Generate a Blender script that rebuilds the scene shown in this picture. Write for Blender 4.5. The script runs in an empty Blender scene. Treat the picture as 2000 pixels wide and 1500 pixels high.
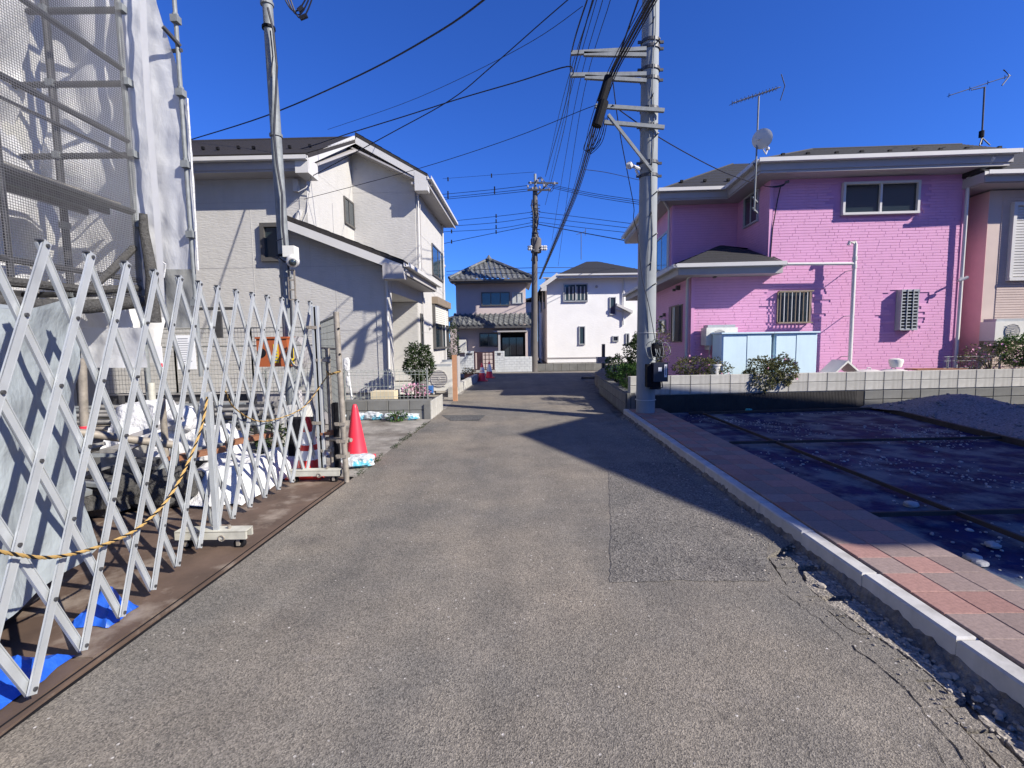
import bpy, math, random
from math import sin, cos, pi, radians as R_
random.seed(7)
D = bpy.data
SC = bpy.context.scene
COL = SC.collection

# ------------------------------------------------------------------ camera
FOC, PITCH, ROLL, EYE = 945., math.atan(84/945), .014, 1.45
cp, sp, cr, sr = cos(PITCH), sin(PITCH), cos(ROLL), sin(ROLL)
CF = (0, cp, -sp); CR = (cr, -sp*sr, -cp*sr); CU = (sr, sp*cr, cp*cr)
cam_d = D.cameras.new('camera'); cam = D.objects.new('camera', cam_d); COL.objects.link(cam)
from mathutils import Matrix, Vector, noise
m3 = Matrix((CR, CU, (-CF[0], -CF[1], -CF[2]))).transposed()
cam.matrix_world = Matrix.Translation((0, 0, EYE)) @ m3.to_4x4()
cam_d.sensor_width = 36; cam_d.lens = FOC/2000*36
cam_d.clip_start = .05; cam_d.clip_end = 2000
SC.camera = cam

# ------------------------------------------------------------------ light
SUNV = Vector((-.866, .5, -.68)).normalized()      # direction the light travels
elev = math.asin(-SUNV.z); azim = math.atan2(-SUNV.x, -SUNV.y)
W = D.worlds.new('World'); SC.world = W; W.use_nodes = True
nt = W.node_tree; nt.nodes.clear()
sky = nt.nodes.new('ShaderNodeTexSky'); sky.sky_type = 'NISHITA'; sky.sun_disc = False
sky.sun_elevation = elev; sky.sun_rotation = azim
sky.altitude = 400; sky.air_density = 1.0; sky.dust_density = 0; sky.ozone_density = 3.5
hs = nt.nodes.new('ShaderNodeMixRGB'); hs.blend_type = 'MULTIPLY'; hs.inputs[0].default_value = 1; hs.inputs[2].default_value = (.33, .70, 1.62, 1)   # clear deep-blue autumn sky
bg = nt.nodes.new('ShaderNodeBackground'); bg.inputs[1].default_value = .066
wo = nt.nodes.new('ShaderNodeOutputWorld')
nt.links.new(sky.outputs[0], hs.inputs[1]); nt.links.new(hs.outputs[0], bg.inputs[0]); nt.links.new(bg.outputs[0], wo.inputs[0])
sd = D.lights.new('sun', 'SUN'); sd.energy = 5.0; sd.angle = R_(.5); sd.color = (1, .935, .83)
so = D.objects.new('sun', sd); COL.objects.link(so)
so.rotation_mode = 'QUATERNION'; so.rotation_quaternion = SUNV.to_track_quat('-Z', 'Y'); so.location = (10, -6, 12)
SC.view_settings.view_transform = 'Standard'; SC.view_settings.look = 'None'
SC.view_settings.exposure = .78; SC.view_settings.gamma = 1; SC.view_settings.use_curve_mapping = False
SC.render.engine = 'CYCLES'; SC.cycles.max_bounces = 6; SC.cycles.transparent_max_bounces = 12

# ------------------------------------------------------------------ pixel to place
def ray(px, py):
    a = (px-1000)/FOC; b = (750-py)/FOC
    return tuple(CF[i]+CR[i]*a+CU[i]*b for i in range(3))
def gp(px, py, z=0.):
    d = ray(px, py); t = (z-EYE)/d[2]; return (d[0]*t, d[1]*t, z)
def pt(px, py, Y):
    d = ray(px, py); t = Y/d[1]; return (d[0]*t, Y, EYE+d[2]*t)
def add(a, b, k=1.): return (a[0]+b[0]*k, a[1]+b[1]*k, a[2]+b[2]*k)
def lerp(a, b, t): return tuple(a[i]+(b[i]-a[i])*t for i in range(3))

# ------------------------------------------------------------------ mesh builder
class MB:
    def __init__(s): s.v = []; s.f = []
    def poly(s, pts):
        n = len(s.v); s.v += [tuple(p) for p in pts]; s.f.append(tuple(range(n, n+len(pts))))
    def obox(s, c, a, b, d):
        n = len(s.v); c, a, b, d = Vector(c), Vector(a), Vector(b), Vector(d)
        if a.cross(b).dot(d) < 0: a = -a
        for z in (-1, 1):
            for x, y in ((-1, -1), (1, -1), (1, 1), (-1, 1)): s.v.append(tuple(c+a*x+b*y+d*z))
        for q in ((3, 2, 1, 0), (4, 5, 6, 7), (0, 1, 5, 4), (1, 2, 6, 5), (2, 3, 7, 6), (3, 0, 4, 7)): s.f.append(tuple(n+i for i in q))
    def box(s, x0, x1, y0, y1, z0, z1):
        s.obox(((x0+x1)/2, (y0+y1)/2, (z0+z1)/2), ((x1-x0)/2, 0, 0), (0, (y1-y0)/2, 0), (0, 0, (z1-z0)/2))
    def beam(s, p, q, w, h, up=(0, 0, 1)):
        p, q, up = Vector(p), Vector(q), Vector(up); d = q-p
        sx = d.cross(up)
        if sx.length < 1e-6: sx = d.cross(Vector((1, 0, 0)))
        sx.normalize(); uz = sx.cross(d).normalized()
        s.obox((p+q)/2, d/2, sx*w/2, uz*h/2)
    def tube(s, pts, r, n=8, r2=None, cap=True):
        pts = [Vector(p) for p in pts]; base = len(s.v); N = len(pts); ref = None
        for i, p in enumerate(pts):
            d = (pts[min(i+1, N-1)]-pts[max(i-1, 0)]).normalized()
            if ref is None: ref = Vector((0, 0, 1)) if abs(d.z) < .9 else Vector((1, 0, 0))
            a = d.cross(ref)
            if a.length < 1e-5: a = d.cross(Vector((0, 1, 0)))
            a.normalize(); b = d.cross(a).normalized(); ref = b.cross(d) if False else ref
            rr = r if r2 is None else r+(r2-r)*i/(N-1)
            for k in range(n):
                t = 2*pi*k/n; s.v.append(tuple(p+a*cos(t)*rr+b*sin(t)*rr))
        for i in range(N-1):
            for k in range(n):
                k2 = (k+1) % n; s.f.append((base+i*n+k, base+i*n+k2, base+(i+1)*n+k2, base+(i+1)*n+k))
        if cap:
            s.f.append(tuple(base+k for k in range(n))[::-1]); s.f.append(tuple(base+(N-1)*n+k for k in range(n)))
    def lathe(s, c, prof, n=20, ax=None):
        base = len(s.v); c = Vector(c)
        A = Vector(ax) if ax else Vector((0, 0, 1)); A.normalize()
        X = A.orthogonal().normalized() if ax else Vector((1, 0, 0)); Y = A.cross(X)
        for r, z in prof:
            for k in range(n):
                t = 2*pi*k/n; s.v.append(tuple(c+X*cos(t)*r+Y*sin(t)*r+A*z))
        for i in range(len(prof)-1):
            for k in range(n):
                k2 = (k+1) % n; s.f.append((base+i*n+k, base+i*n+k2, base+(i+1)*n+k2, base+(i+1)*n+k))
        s.f.append(tuple(base+k for k in range(n))[::-1]); e = base+(len(prof)-1)*n
        s.f.append(tuple(e+k for k in range(n)))
    def prism(s, pts, off):
        n = len(pts); b = len(s.v); s.v += [tuple(p) for p in pts]+[add(p, off) for p in pts]
        s.f.append(tuple(range(b, b+n))[::-1]); s.f.append(tuple(range(b+n, b+2*n)))
        for i in range(n):
            j = (i+1) % n; s.f.append((b+i, b+j, b+n+j, b+n+i))
    def lump(s, c, size, seed=0, e=.6, amp=.12, fr=2.2, n=22, m=12, rz=0, flat=.0):
        base = len(s.v); ca, sa = cos(rz), sin(rz)
        def sg(t, p): return math.copysign(abs(t)**p, t)
        for i in range(m+1):
            ph = -pi/2+pi*i/m
            for k in range(n):
                th = 2*pi*k/n
                x = sg(cos(ph), e)*sg(cos(th), e); y = sg(cos(ph), e)*sg(sin(th), e); z = sg(sin(ph), e)
                q = Vector((x*fr+seed*7.1, y*fr, z*fr)); d = 1+amp*noise.noise(q)+amp*.5*noise.noise(q*2.7)
                x *= size[0]*d; y *= size[1]*d; z = max(z*size[2]*d, -size[2]*(1-flat))
                s.v.append((c[0]+x*ca-y*sa, c[1]+x*sa+y*ca, c[2]+z))
        for i in range(m):
            for k in range(n):
                k2 = (k+1) % n; s.f.append((base+i*n+k, base+i*n+k2, base+(i+1)*n+k2, base+(i+1)*n+k))
    def build(s, name, m, parent=None, smooth=False, kind=None):
        me = D.meshes.new(name)
        o0 = ORG.get(parent.name, (0, 0, 0)) if parent else (0, 0, 0)
        me.from_pydata([(x-o0[0], y-o0[1], z-o0[2]) for x, y, z in s.v], [], s.f)
        if smooth:
            me.polygons.foreach_set('use_smooth', [True]*len(me.polygons))
            try: me.set_sharp_from_angle(angle=R_(38))
            except Exception: pass
        me.materials.append(m); me.update()
        o = D.objects.new(name, me); COL.objects.link(o)
        if parent: o.parent = parent
        ORG[o.name] = o0
        if kind: o['kind'] = kind
        return o
ORG = {}
def thing(name, loc, label, cat, group=None):
    o = D.objects.new(name, None); COL.objects.link(o); o.location = loc; ORG[o.name] = tuple(loc)
    o['label'] = label; o['category'] = cat; o.empty_display_size = .2
    if group: o['group'] = group
    return o
def tag(o, label, cat, group=None):
    """make a lone mesh a thing, with its origin at its foot"""
    vs = [v.co for v in o.data.vertices]
    c = Vector((sum(v.x for v in vs)/len(vs), sum(v.y for v in vs)/len(vs), min(v.z for v in vs)))
    o.data.transform(Matrix.Translation(-c)); o.location = c; ORG[o.name] = tuple(c)
    o['label'] = label; o['category'] = cat
    if group: o['group'] = group
    return o
def one(mb, name, m, label, cat, group=None, smooth=False): return tag(mb.build(name, m, None, smooth), label, cat, group)
def piece(name, mesh, parent, loc, rz=0, scale=None):
    o = D.objects.new(name, mesh); COL.objects.link(o); o.parent = parent
    g = ORG.get(parent.name, (0, 0, 0)); o.location = (loc[0]-g[0], loc[1]-g[1], loc[2]-g[2]); o.rotation_euler = (0, 0, rz)
    if scale: o.scale = scale
    return o
def mesh_of(mb, name, m, bevel=0):
    me = D.meshes.new(name); me.from_pydata(mb.v, [], mb.f); me.materials.append(m); me.update(); return me
class Fr:
    """upright face: u along it, n out of it, z up"""
    def __init__(s, x, y, ux, uy):
        l = math.hypot(ux, uy); s.o = (x, y); s.u = (ux/l, uy/l); s.n = (s.u[1], -s.u[0])
    def P(s, u, n, z): return (s.o[0]+s.u[0]*u+s.n[0]*n, s.o[1]+s.u[1]*u+s.n[1]*n, z)
    def box(s, mb, u0, u1, n0, n1, z0, z1):
        mb.obox(s.P((u0+u1)/2, (n0+n1)/2, (z0+z1)/2), (s.u[0]*(u1-u0)/2, s.u[1]*(u1-u0)/2, 0), (s.n[0]*(n1-n0)/2, s.n[1]*(n1-n0)/2, 0), (0, 0, (z1-z0)/2))
    def hit(s, px, py, n=0.):
        d = ray(px, py); ox, oy = s.o[0]+s.n[0]*n, s.o[1]+s.n[1]*n
        t = (ox*s.n[0]+oy*s.n[1])/(d[0]*s.n[0]+d[1]*s.n[1])
        x, y = d[0]*t-ox, d[1]*t-oy
        return x*s.u[0]+y*s.u[1], EYE+d[2]*t

# ------------------------------------------------------------------ materials
def new_mat(name):
    m = D.materials.new(name); m.use_nodes = True
    return m, m.node_tree, m.node_tree.nodes['Principled BSDF']
def M(name, col, rough=.6, metal=0., var=.18, vs=2.5, bump=0., bs=60., stretch=None, col2=None, rnd=0., spec=.4, bd=.01, c2s=1.2, c2t=(.45, .6), dirt=0.):
    m, nt, b = new_mat(name); L = nt.links.new; N = nt.nodes.new
    tc = N('ShaderNodeTexCoord'); mp = N('ShaderNodeMapping'); L(tc.outputs['Object'], mp.inputs[0])
    if stretch: mp.inputs['Scale'].default_value = stretch
    n1 = N('ShaderNodeTexNoise'); n1.inputs['Scale'].default_value = vs; n1.inputs['Detail'].default_value = 6; n1.inputs['Roughness'].default_value = .6
    L(tc.outputs['Object'], n1.inputs[0])
    r = N('ShaderNodeValToRGB'); r.color_ramp.elements[0].position = .3; r.color_ramp.elements[1].position = .7
    c = col; r.color_ramp.elements[0].color = (c[0]*(1-var), c[1]*(1-var), c[2]*(1-var), 1); r.color_ramp.elements[1].color = (c[0]*(1+var*.6), c[1]*(1+var*.6), c[2]*(1+var*.6), 1)
    L(n1.outputs[0], r.inputs[0]); out = r.outputs[0]
    if col2:
        n3 = N('ShaderNodeTexNoise'); n3.inputs['Scale'].default_value = c2s; n3.inputs['Detail'].default_value = 8; n3.inputs['Roughness'].default_value = .65; L(tc.outputs['Object'], n3.inputs[0])
        r3 = N('ShaderNodeValToRGB'); r3.color_ramp.elements[0].position = c2t[0]; r3.color_ramp.elements[1].position = c2t[1]; L(n3.outputs[0], r3.inputs[0])
        mx = N('ShaderNodeMixRGB'); L(r3.outputs[0], mx.inputs[0]); L(out, mx.inputs[1]); mx.inputs[2].default_value = (*col2, 1); out = mx.outputs[0]
    if dirt:
        n4 = N('ShaderNodeTexNoise'); n4.inputs['Scale'].default_value = 5; n4.inputs['Detail'].default_value = 9
        m4 = N('ShaderNodeMapping'); m4.inputs['Scale'].default_value = (1.5, 1.5, .25); L(tc.outputs['Object'], m4.inputs[0]); L(m4.outputs[0], n4.inputs[0])
        r4 = N('ShaderNodeValToRGB'); r4.color_ramp.elements[0].position = .5; r4.color_ramp.elements[1].position = .75; L(n4.outputs[0], r4.inputs[0])
        k4 = N('ShaderNodeMath'); k4.operation = 'MULTIPLY'; k4.inputs[1].default_value = dirt; L(r4.outputs[0], k4.inputs[0])
        mx = N('ShaderNodeMixRGB'); L(k4.outputs[0], mx.inputs[0]); L(out, mx.inputs[1]); mx.inputs[2].default_value = (.12, .11, .09, 1); out = mx.outputs[0]
    if rnd:
        oi = N('ShaderNodeObjectInfo'); k = N('ShaderNodeMath'); k.operation = 'MULTIPLY_ADD'; k.inputs[1].default_value = rnd*2; k.inputs[2].default_value = 1-rnd; L(oi.outputs['Random'], k.inputs[0])
        mx = N('ShaderNodeMixRGB'); mx.blend_type = 'MULTIPLY'; mx.inputs[0].default_value = 1; L(out, mx.inputs[1])
        cb = N('ShaderNodeCombineXYZ')
        for i in range(3): L(k.outputs[0], cb.inputs[i])
        L(cb.outputs[0], mx.inputs[2]); out = mx.outputs[0]
    L(out, b.inputs['Base Color']); b.inputs['Roughness'].default_value = rough; b.inputs['Metallic'].default_value = metal
    b.inputs['Specular IOR Level'].default_value = spec
    if bump:
        n2 = N('ShaderNodeTexNoise'); n2.inputs['Scale'].default_value = bs; n2.inputs['Detail'].default_value = 5; L(mp.outputs[0], n2.inputs[0])
        bp = N('ShaderNodeBump'); bp.inputs['Strength'].default_value = bump; bp.inputs['Distance'].default_value = bd; L(n2.outputs[0], bp.inputs['Height']); L(bp.outputs[0], b.inputs['Normal'])
    return m
def asphalt(name, base, warm, coarse, light=.5, bd=.006):
    m, nt, b = new_mat(name); L = nt.links.new; N = nt.nodes.new
    tc = N('ShaderNodeTexCoord'); C = tc.outputs['Object']
    def nz(s, d=6, r=.6):
        n = N('ShaderNodeTexNoise'); n.inputs['Scale'].default_value = s; n.inputs['Detail'].default_value = d; n.inputs['Roughness'].default_value = r; L(C, n.inputs[0]); return n.outputs[0]
    def ramp(src, a, c, ca=(0, 0, 0, 1), cb=(1, 1, 1, 1)):
        r = N('ShaderNodeValToRGB'); r.color_ramp.elements[0].position = a; r.color_ramp.elements[1].position = c; r.color_ramp.elements[0].color = ca; r.color_ramp.elements[1].color = cb; L(src, r.inputs[0]); return r.outputs[0]
    def mix(f, a, c, bt='MIX'):
        x = N('ShaderNodeMixRGB'); x.blend_type = bt
        if isinstance(f, float): x.inputs[0].default_value = f
        else: L(f, x.inputs[0])
        for i, q in ((1, a), (2, c)):
            if isinstance(q, tuple): x.inputs[i].default_value = q
            else: L(q, x.inputs[i])
        return x.outputs[0]
    big = ramp(nz(.55, 4), .38, .62, (*base, 1), (*warm, 1))
    mid = mix(1., big, ramp(nz(3.2, 5), .25, .75, (.82, .82, .82, 1), (1.14, 1.13, 1.12, 1)), 'MULTIPLY')
    mp = N('ShaderNodeMapping'); mp.inputs['Scale'].default_value = (1.0, .09, 1); L(C, mp.inputs[0])
    st = N('ShaderNodeTexNoise'); st.inputs['Scale'].default_value = 2.6; st.inputs['Detail'].default_value = 5; L(mp.outputs[0], st.inputs[0])
    mid = mix(1., mid, ramp(st.outputs[0], .3, .7, (.84, .85, .86, 1), (1.12, 1.11, 1.08, 1)), 'MULTIPLY')
    stain = ramp(nz(1.05, 3, .5), .60, .70, (1, 1, 1, 1), (.80, .80, .82, 1)); mid = mix(1., mid, stain, 'MULTIPLY')
    # stone chips in the binder
    vo = N('ShaderNodeTexVoronoi'); vo.inputs['Scale'].default_value = coarse; L(C, vo.inputs[0])
    chips = ramp(vo.outputs['Color'], .1, .9, (.5, .5, .51, 1), (1.5, 1.49, 1.45, 1))
    c3 = mix(1., mid, chips, 'MULTIPLY')
    vo2 = N('ShaderNodeTexVoronoi'); vo2.inputs['Scale'].default_value = 17; L(C, vo2.inputs[0])
    white = ramp(vo2.outputs['Distance'], .07, .11, (1, 1, 1, 1), (0, 0, 0, 1))
    wn = ramp(nz(4.5, 3), .45, .55)
    ww = mix(1., white, wn, 'MULTIPLY')
    c4 = mix(ww, c3, (.50, .47, .43, 1))
    scuff = mix(1., ramp(nz(1.7, 9, .72), .60, .74), ramp(nz(14, 5, .7), .42, .65), 'MULTIPLY')
    k = N('ShaderNodeMath'); k.operation = 'MULTIPLY'; k.inputs[1].default_value = light; L(scuff, k.inputs[0])
    c5 = mix(k.outputs[0], c4, (.36, .33, .31, 1))
    L(c5, b.inputs['Base Color']); b.inputs['Roughness'].default_value = .88; b.inputs['Specular IOR Level'].default_value = .25
    bp = N('ShaderNodeBump'); bp.inputs['Strength'].default_value = .8; bp.inputs['Distance'].default_value = bd; L(vo.outputs['Distance'], bp.inputs['Height'])
    bp2 = N('ShaderNodeBump'); bp2.inputs['Strength'].default_value = .5; bp2.inputs['Distance'].default_value = .01; L(nz(28, 6, .7), bp2.inputs['Height']); L(bp.outputs[0], bp2.inputs['Normal'])
    L(bp2.outputs[0], b.inputs['Normal'])
    return m
def glass(name, col=(.02, .03, .035), rough=.05):
    m, nt, b = new_mat(name); b.inputs['Base Color'].default_value = (*col, 1); b.inputs['Roughness'].default_value = rough; b.inputs['Specular IOR Level'].default_value = .8; b.inputs['Coat Weight'].default_value = .3
    return m
def sheet(name, col, trans, alpha=1., rough=.45, wr=.5, ws=1.6, grid=None, gcover=.55):
    """hanging fabric: part of the light passes through it"""
    m, nt, b = new_mat(name); L = nt.links.new; N = nt.nodes.new
    out = nt.nodes['Material Output']; tc = N('ShaderNodeTexCoord')
    n = N('ShaderNodeTexNoise'); n.inputs['Scale'].default_value = ws; n.inputs['Detail'].default_value = 7; n.inputs['Distortion'].default_value = .25
    mp = N('ShaderNodeMapping'); mp.inputs['Scale'].default_value = (1, 1, .6); mp.inputs['Rotation'].default_value = (0, .5, .3); L(tc.outputs['Object'], mp.inputs[0]); L(mp.outputs[0], n.inputs[0])
    bp = N('ShaderNodeBump'); bp.inputs['Strength'].default_value = wr; bp.inputs['Distance'].default_value = .12; L(n.outputs[0], bp.inputs['Height'])
    b.inputs['Base Color'].default_value = (*col, 1); b.inputs['Roughness'].default_value = rough; L(bp.outputs[0], b.inputs['Normal'])
    tr = N('ShaderNodeBsdfTranslucent'); tr.inputs[0].default_value = (*col, 1); L(bp.outputs[0], tr.inputs['Normal'])
    mx = N('ShaderNodeMixShader'); mx.inputs[0].default_value = trans; L(b.outputs[0], mx.inputs[1]); L(tr.outputs[0], mx.inputs[2])
    last = mx.outputs[0]
    if grid or alpha < 1:
        tp = N('ShaderNodeBsdfTransparent'); ma = N('ShaderNodeMixShader')
        if grid:
            sx = N('ShaderNodeSeparateXYZ'); L(tc.outputs['Object'], sx.inputs[0])
            def wv(src, off=None):
                k = N('ShaderNodeMath'); k.operation = 'MULTIPLY'; k.inputs[1].default_value = 2*pi/grid; L(src, k.inputs[0])
                s_ = N('ShaderNodeMath'); s_.operation = 'COSINE'; L(k.outputs[0], s_.inputs[0]); return s_.outputs[0]
            ad = N('ShaderNodeMath'); ad.operation = 'ADD'; L(sx.outputs['Y'], ad.inputs[0]); L(sx.outputs['X'], ad.inputs[1])
            dv = N('ShaderNodeMath'); dv.operation = 'MAXIMUM'; L(wv(ad.outputs[0]), dv.inputs[0]); L(wv(sx.outputs['Z']), dv.inputs[1])
            gt = N('ShaderNodeMath'); gt.operation = 'GREATER_THAN'; gt.inputs[1].default_value = gcover; L(dv.outputs[0], gt.inputs[0])
            L(gt.outputs[0], ma.inputs[0])
        else: ma.inputs[0].default_value = alpha
        L(tp.outputs[0], ma.inputs[1]); L(last, ma.inputs[2]); last = ma.outputs[0]
    L(last, out.inputs['Surface'])
    return m
def leafmat(name, c1, c2):
    m, nt, b = new_mat(name); L = nt.links.new; N = nt.nodes.new; out = nt.nodes['Material Output']
    tc = N('ShaderNodeTexCoord'); n = N('ShaderNodeTexNoise'); n.inputs['Scale'].default_value = 9; L(tc.outputs['Object'], n.inputs[0])
    r = N('ShaderNodeValToRGB'); r.color_ramp.elements[0].position = .35; r.color_ramp.elements[1].position = .65; r.color_ramp.elements[0].color = (*c1, 1); r.color_ramp.elements[1].color = (*c2, 1); L(n.outputs[0], r.inputs[0])
    L(r.outputs[0], b.inputs['Base Color']); b.inputs['Roughness'].default_value = .6; b.inputs['Specular IOR Level'].default_value = .15
    t = N('ShaderNodeBsdfTranslucent'); L(r.outputs[0], t.inputs[0]); mx = N('ShaderNodeMixShader'); mx.inputs[0].default_value = .25; L(b.outputs[0], mx.inputs[1]); L(t.outputs[0], mx.inputs[2]); L(mx.outputs[0], out.inputs['Surface'])
    return m
def shingle(name, c, rowh=.24):
    m, nt, b = new_mat(name); L = nt.links.new; N = nt.nodes.new
    tc = N('ShaderNodeTexCoord'); mp = N('ShaderNodeMapping'); L(tc.outputs['Generated'], mp.inputs[0])
    tc2 = tc.outputs['Object']
    n = N('ShaderNodeTexNoise'); n.inputs['Scale'].default_value = 30; n.inputs['Detail'].default_value = 6; L(tc2, n.inputs[0])
    r = N('ShaderNodeValToRGB'); r.color_ramp.elements[0].position = .3; r.color_ramp.elements[1].position = .75
    r.color_ramp.elements[0].color = (c[0]*.55, c[1]*.55, c[2]*.55, 1); r.color_ramp.elements[1].color = (c[0]*1.5, c[1]*1.5, c[2]*1.5, 1); L(n.outputs[0], r.inputs[0]); L(r.outputs[0], b.inputs['Base Color'])
    b.inputs['Roughness'].default_value = .75
    bp = N('ShaderNodeBump'); bp.inputs['Strength'].default_value = .6; bp.inputs['Distance'].default_value = .008; L(n.outputs[0], bp.inputs['Height']); L(bp.outputs[0], b.inputs['Normal'])
    return m

m_asph = asphalt('asphalt', (.148, .139, .126), (.208, .184, .154), 170, .6, .0032)
m_asph2 = asphalt('coarse_asphalt', (.128, .122, .113), (.168, .154, .138), 85, .3, .006)
m_old2 = M('rubble_stone', (.32, .285, .24), .9, var=.4, vs=14, bump=.6, bs=30)
m_old = asphalt('worn_asphalt', (.23, .21, .185), (.30, .27, .235), 80, .8, .006)
m_conc = M('concrete_apron', (.27, .25, .22), .9, var=.4, vs=5, bump=.8, bs=30, col2=(.10, .085, .07), c2s=1.5, c2t=(.46, .66))
m_soil = M('soil', (.16, .13, .10), .95, var=.4, vs=5, bump=1, bs=25, bd=.03, col2=(.22, .2, .18), c2s=6)
m_plate = M('rusty_steel_plate', (.115, .078, .058), .7, .15, var=.35, vs=3, bump=.4, bs=30, bd=.004, col2=(.25, .205, .165), c2s=2.6, c2t=(.52, .66))
m_lot = M('blue_lot_sheet', (.006, .017, .075), .75, var=.5, vs=3, bump=.8, bs=14, bd=.02, spec=.08, col2=(.115, .145, .165), c2s=2.0, c2t=(.46, .60))
m_gravel = M('gravel', (.21, .22, .24), .9, var=.7, vs=38, bump=1, bs=55, bd=.03)
m_kerb = M('kerb_concrete', (.44, .43, .41), .85, var=.15, vs=8, bump=.3, bs=90, bd=.003, rnd=.06, dirt=.5)
m_tileR = M('red_paver', (.275, .155, .130), .8, var=.25, vs=60, bump=.5, bs=220, bd=.002, rnd=.18)
m_tileG = M('greybrown_paver', (.225, .168, .148), .8, var=.25, vs=60, bump=.5, bs=220, bd=.002, rnd=.14)
m_block = M('concrete_block', (.40, .39, .36), .9, var=.2, vs=4, bump=.4, bs=70, bd=.004, rnd=.1, dirt=.55)
m_blockd = M('dark_block', (.16, .16, .15), .9, var=.25, vs=3, bump=.4, bs=70, bd=.004, rnd=.12, dirt=.4)
m_flute = M('dark_fluted_block', (.045, .042, .040), .9, var=.3, vs=5, bump=.3, bs=60, rnd=.15)
m_pink = M('pink_paint', (.63, .31, .50), .6, dirt=.05, var=.05, vs=1.5, bump=.12, bs=60, bd=.003)
m_pinkg = M('pink_joint', (.55, .26, .46), .7, var=.08)
m_white = M('white_trim', (.54, .53, .51), .45, var=.05, bump=.1, bs=20, bd=.002)
m_soff = M('grey_soffit', (.36, .345, .34), .6, var=.05)
m_beige = M('cream_siding', (.455, .445, .425), .8, var=.05, vs=3, bump=.9, bs=7, bd=.010, stretch=(1.3, 1.3, 5), dirt=.08)
m_wsid = M('white_siding', (.74, .735, .72), .8, var=.05, vs=1.5, bump=.6, bs=5, bd=.010, stretch=(1.5, 1.5, 6), dirt=0)
m_peach = M('peach_siding', (.78, .50, .46), .8, var=.06, vs=3, bump=.7, bs=6, bd=.015, stretch=(2, 2, 18))
m_stucco = M('pinkish_plaster', (.50, .42, .40), .9, var=.07, vs=2, bump=.4, bs=60, bd=.004)
m_roof = shingle('dark_shingle', (.019, .019, .021))
m_roofb = shingle('brown_shingle', (.024, .020, .018))
m_tile = M('grey_roof_tile', (.11, .115, .115), .38, var=.35, vs=7, bump=.2, bs=20, col2=(.24, .24, .23), c2s=5, c2t=(.52, .7))
m_glass = glass('dark_glass'); m_glassb = glass('bluish_glass', (.03, .055, .065), .08)
m_cur = M('grey_curtain', (.42, .43, .42), .9, var=.2, vs=4)
m_alu = M('aluminium', (.40, .42, .43), .42, .2, var=.12, vs=6, bump=.1, bs=40, bd=.002, dirt=.15)
m_alud = M('dark_window_frame', (.10, .095, .09), .4, .2, var=.1)
m_steel = M('galvanised_steel', (.20, .215, .22), .62, .12, var=.25, vs=9, bump=.1, bs=40)
m_steeld = M('dark_scaffold_steel', (.075, .075, .078), .5, .4, var=.35, vs=12)
m_rustp = M('weathered_pipe', (.28, .25, .21), .65, .25, var=.35, vs=14, col2=(.16, .08, .04), c2s=6, c2t=(.6, .75))
m_cream = M('cream_paint_steel', (.50, .49, .42), .6, .1, var=.2, vs=10, dirt=.4)
m_pole = M('pole_concrete', (.24, .26, .27), .75, var=.12, vs=3, bump=.2, bs=40, bd=.003, dirt=.25)
m_pole2 = M('dark_pole_concrete', (.11, .10, .095), .8, var=.2, vs=3, dirt=.3)
m_black = M('black_rubber', (.010, .010, .012), .75, var=.3, vs=9, spec=.15, bump=.3, bs=25)
m_cable = M('cable_sheath', (.012, .013, .022), .5, var=.1)
m_navy = M('black_plastic_box', (.02, .022, .035), .35, var=.15)
m_red = M('red_plastic', (.72, .035, .06), .42, var=.08, vs=6)
m_red2 = M('red_orange_plastic', (.60, .03, .02), .4, var=.1, vs=6)
m_refl = M('white_reflective_band', (.75, .75, .74), .35, var=.08)
m_bag = M('woven_sandbag', (.50, .53, .54), .7, var=.2, vs=9, bump=.9, bs=16, bd=.04, col2=(.10, .40, .52), c2s=4.5, c2t=(.56, .6))
m_cloth = M('white_cloth', (.60, .60, .60), .8, var=.12, vs=5, bump=.9, bs=11, bd=.05)
m_tarp = sheet('grey_tarp', (.29, .325, .345), .05, wr=.55, ws=3.4)
m_blue = M('blue_tarp', (.015, .09, .48), .45, var=.25, vs=8, bump=.6, bs=12, bd=.03)
m_sheet = sheet('white_dust_sheet', (.60, .61, .62), .35, wr=.7, ws=1.6)
m_sheet2 = sheet('pale_wrap_sheet', (.74, .74, .74), .2, wr=.8, ws=1.4)
m_net = sheet('dark_mesh_net', (.10, .10, .105), 0, grid=.028, gcover=.74, wr=.1)
m_netb = M('bundled_net', (.06, .058, .055), .8, var=.5, vs=30, bump=1, bs=45, bd=.02)
m_wire = M('grey_wire', (.20, .21, .20), .5, .3, var=.2)
m_green = M('green_coated_wire', (.33, .36, .33), .5, .1, var=.1)
m_wood = M('brown_wood', (.23, .10, .05), .7, var=.3, vs=6, bump=.4, bs=20, stretch=(1, 8, 8))
m_woodl = M('light_wood_post', (.46, .24, .13), .6, var=.15, vs=5, bump=.2, bs=20, stretch=(6, 6, .6))
m_form = M('formwork_board', (.04, .032, .03), .8, var=.3, vs=6, bump=.3, bs=20)
m_plank = M('grey_scaffold_plank', (.27, .26, .24), .7, .1, var=.35, vs=12)
m_orange = M('orange_box', (.34, .09, .03), .5, var=.08)
m_yellow = M('yellow_label', (.62, .45, .02), .6, var=.1)
m_ropey = M('yellow_rope', (.42, .27, .09), .8, var=.2)
m_shed = M('pale_blue_steel', (.62, .78, .84), .5, var=.04, vs=2, dirt=.08)
m_ac = M('ivory_plastic', (.62, .61, .56), .5, var=.06, dirt=.1)
m_grille = M('brown_grille', (.26, .205, .15), .5, .2, var=.15)
m_pot = M('terracotta', (.35, .16, .10), .8, var=.2)
m_paper = M('white_paper', (.74, .74, .72), .7, var=.05)
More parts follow.
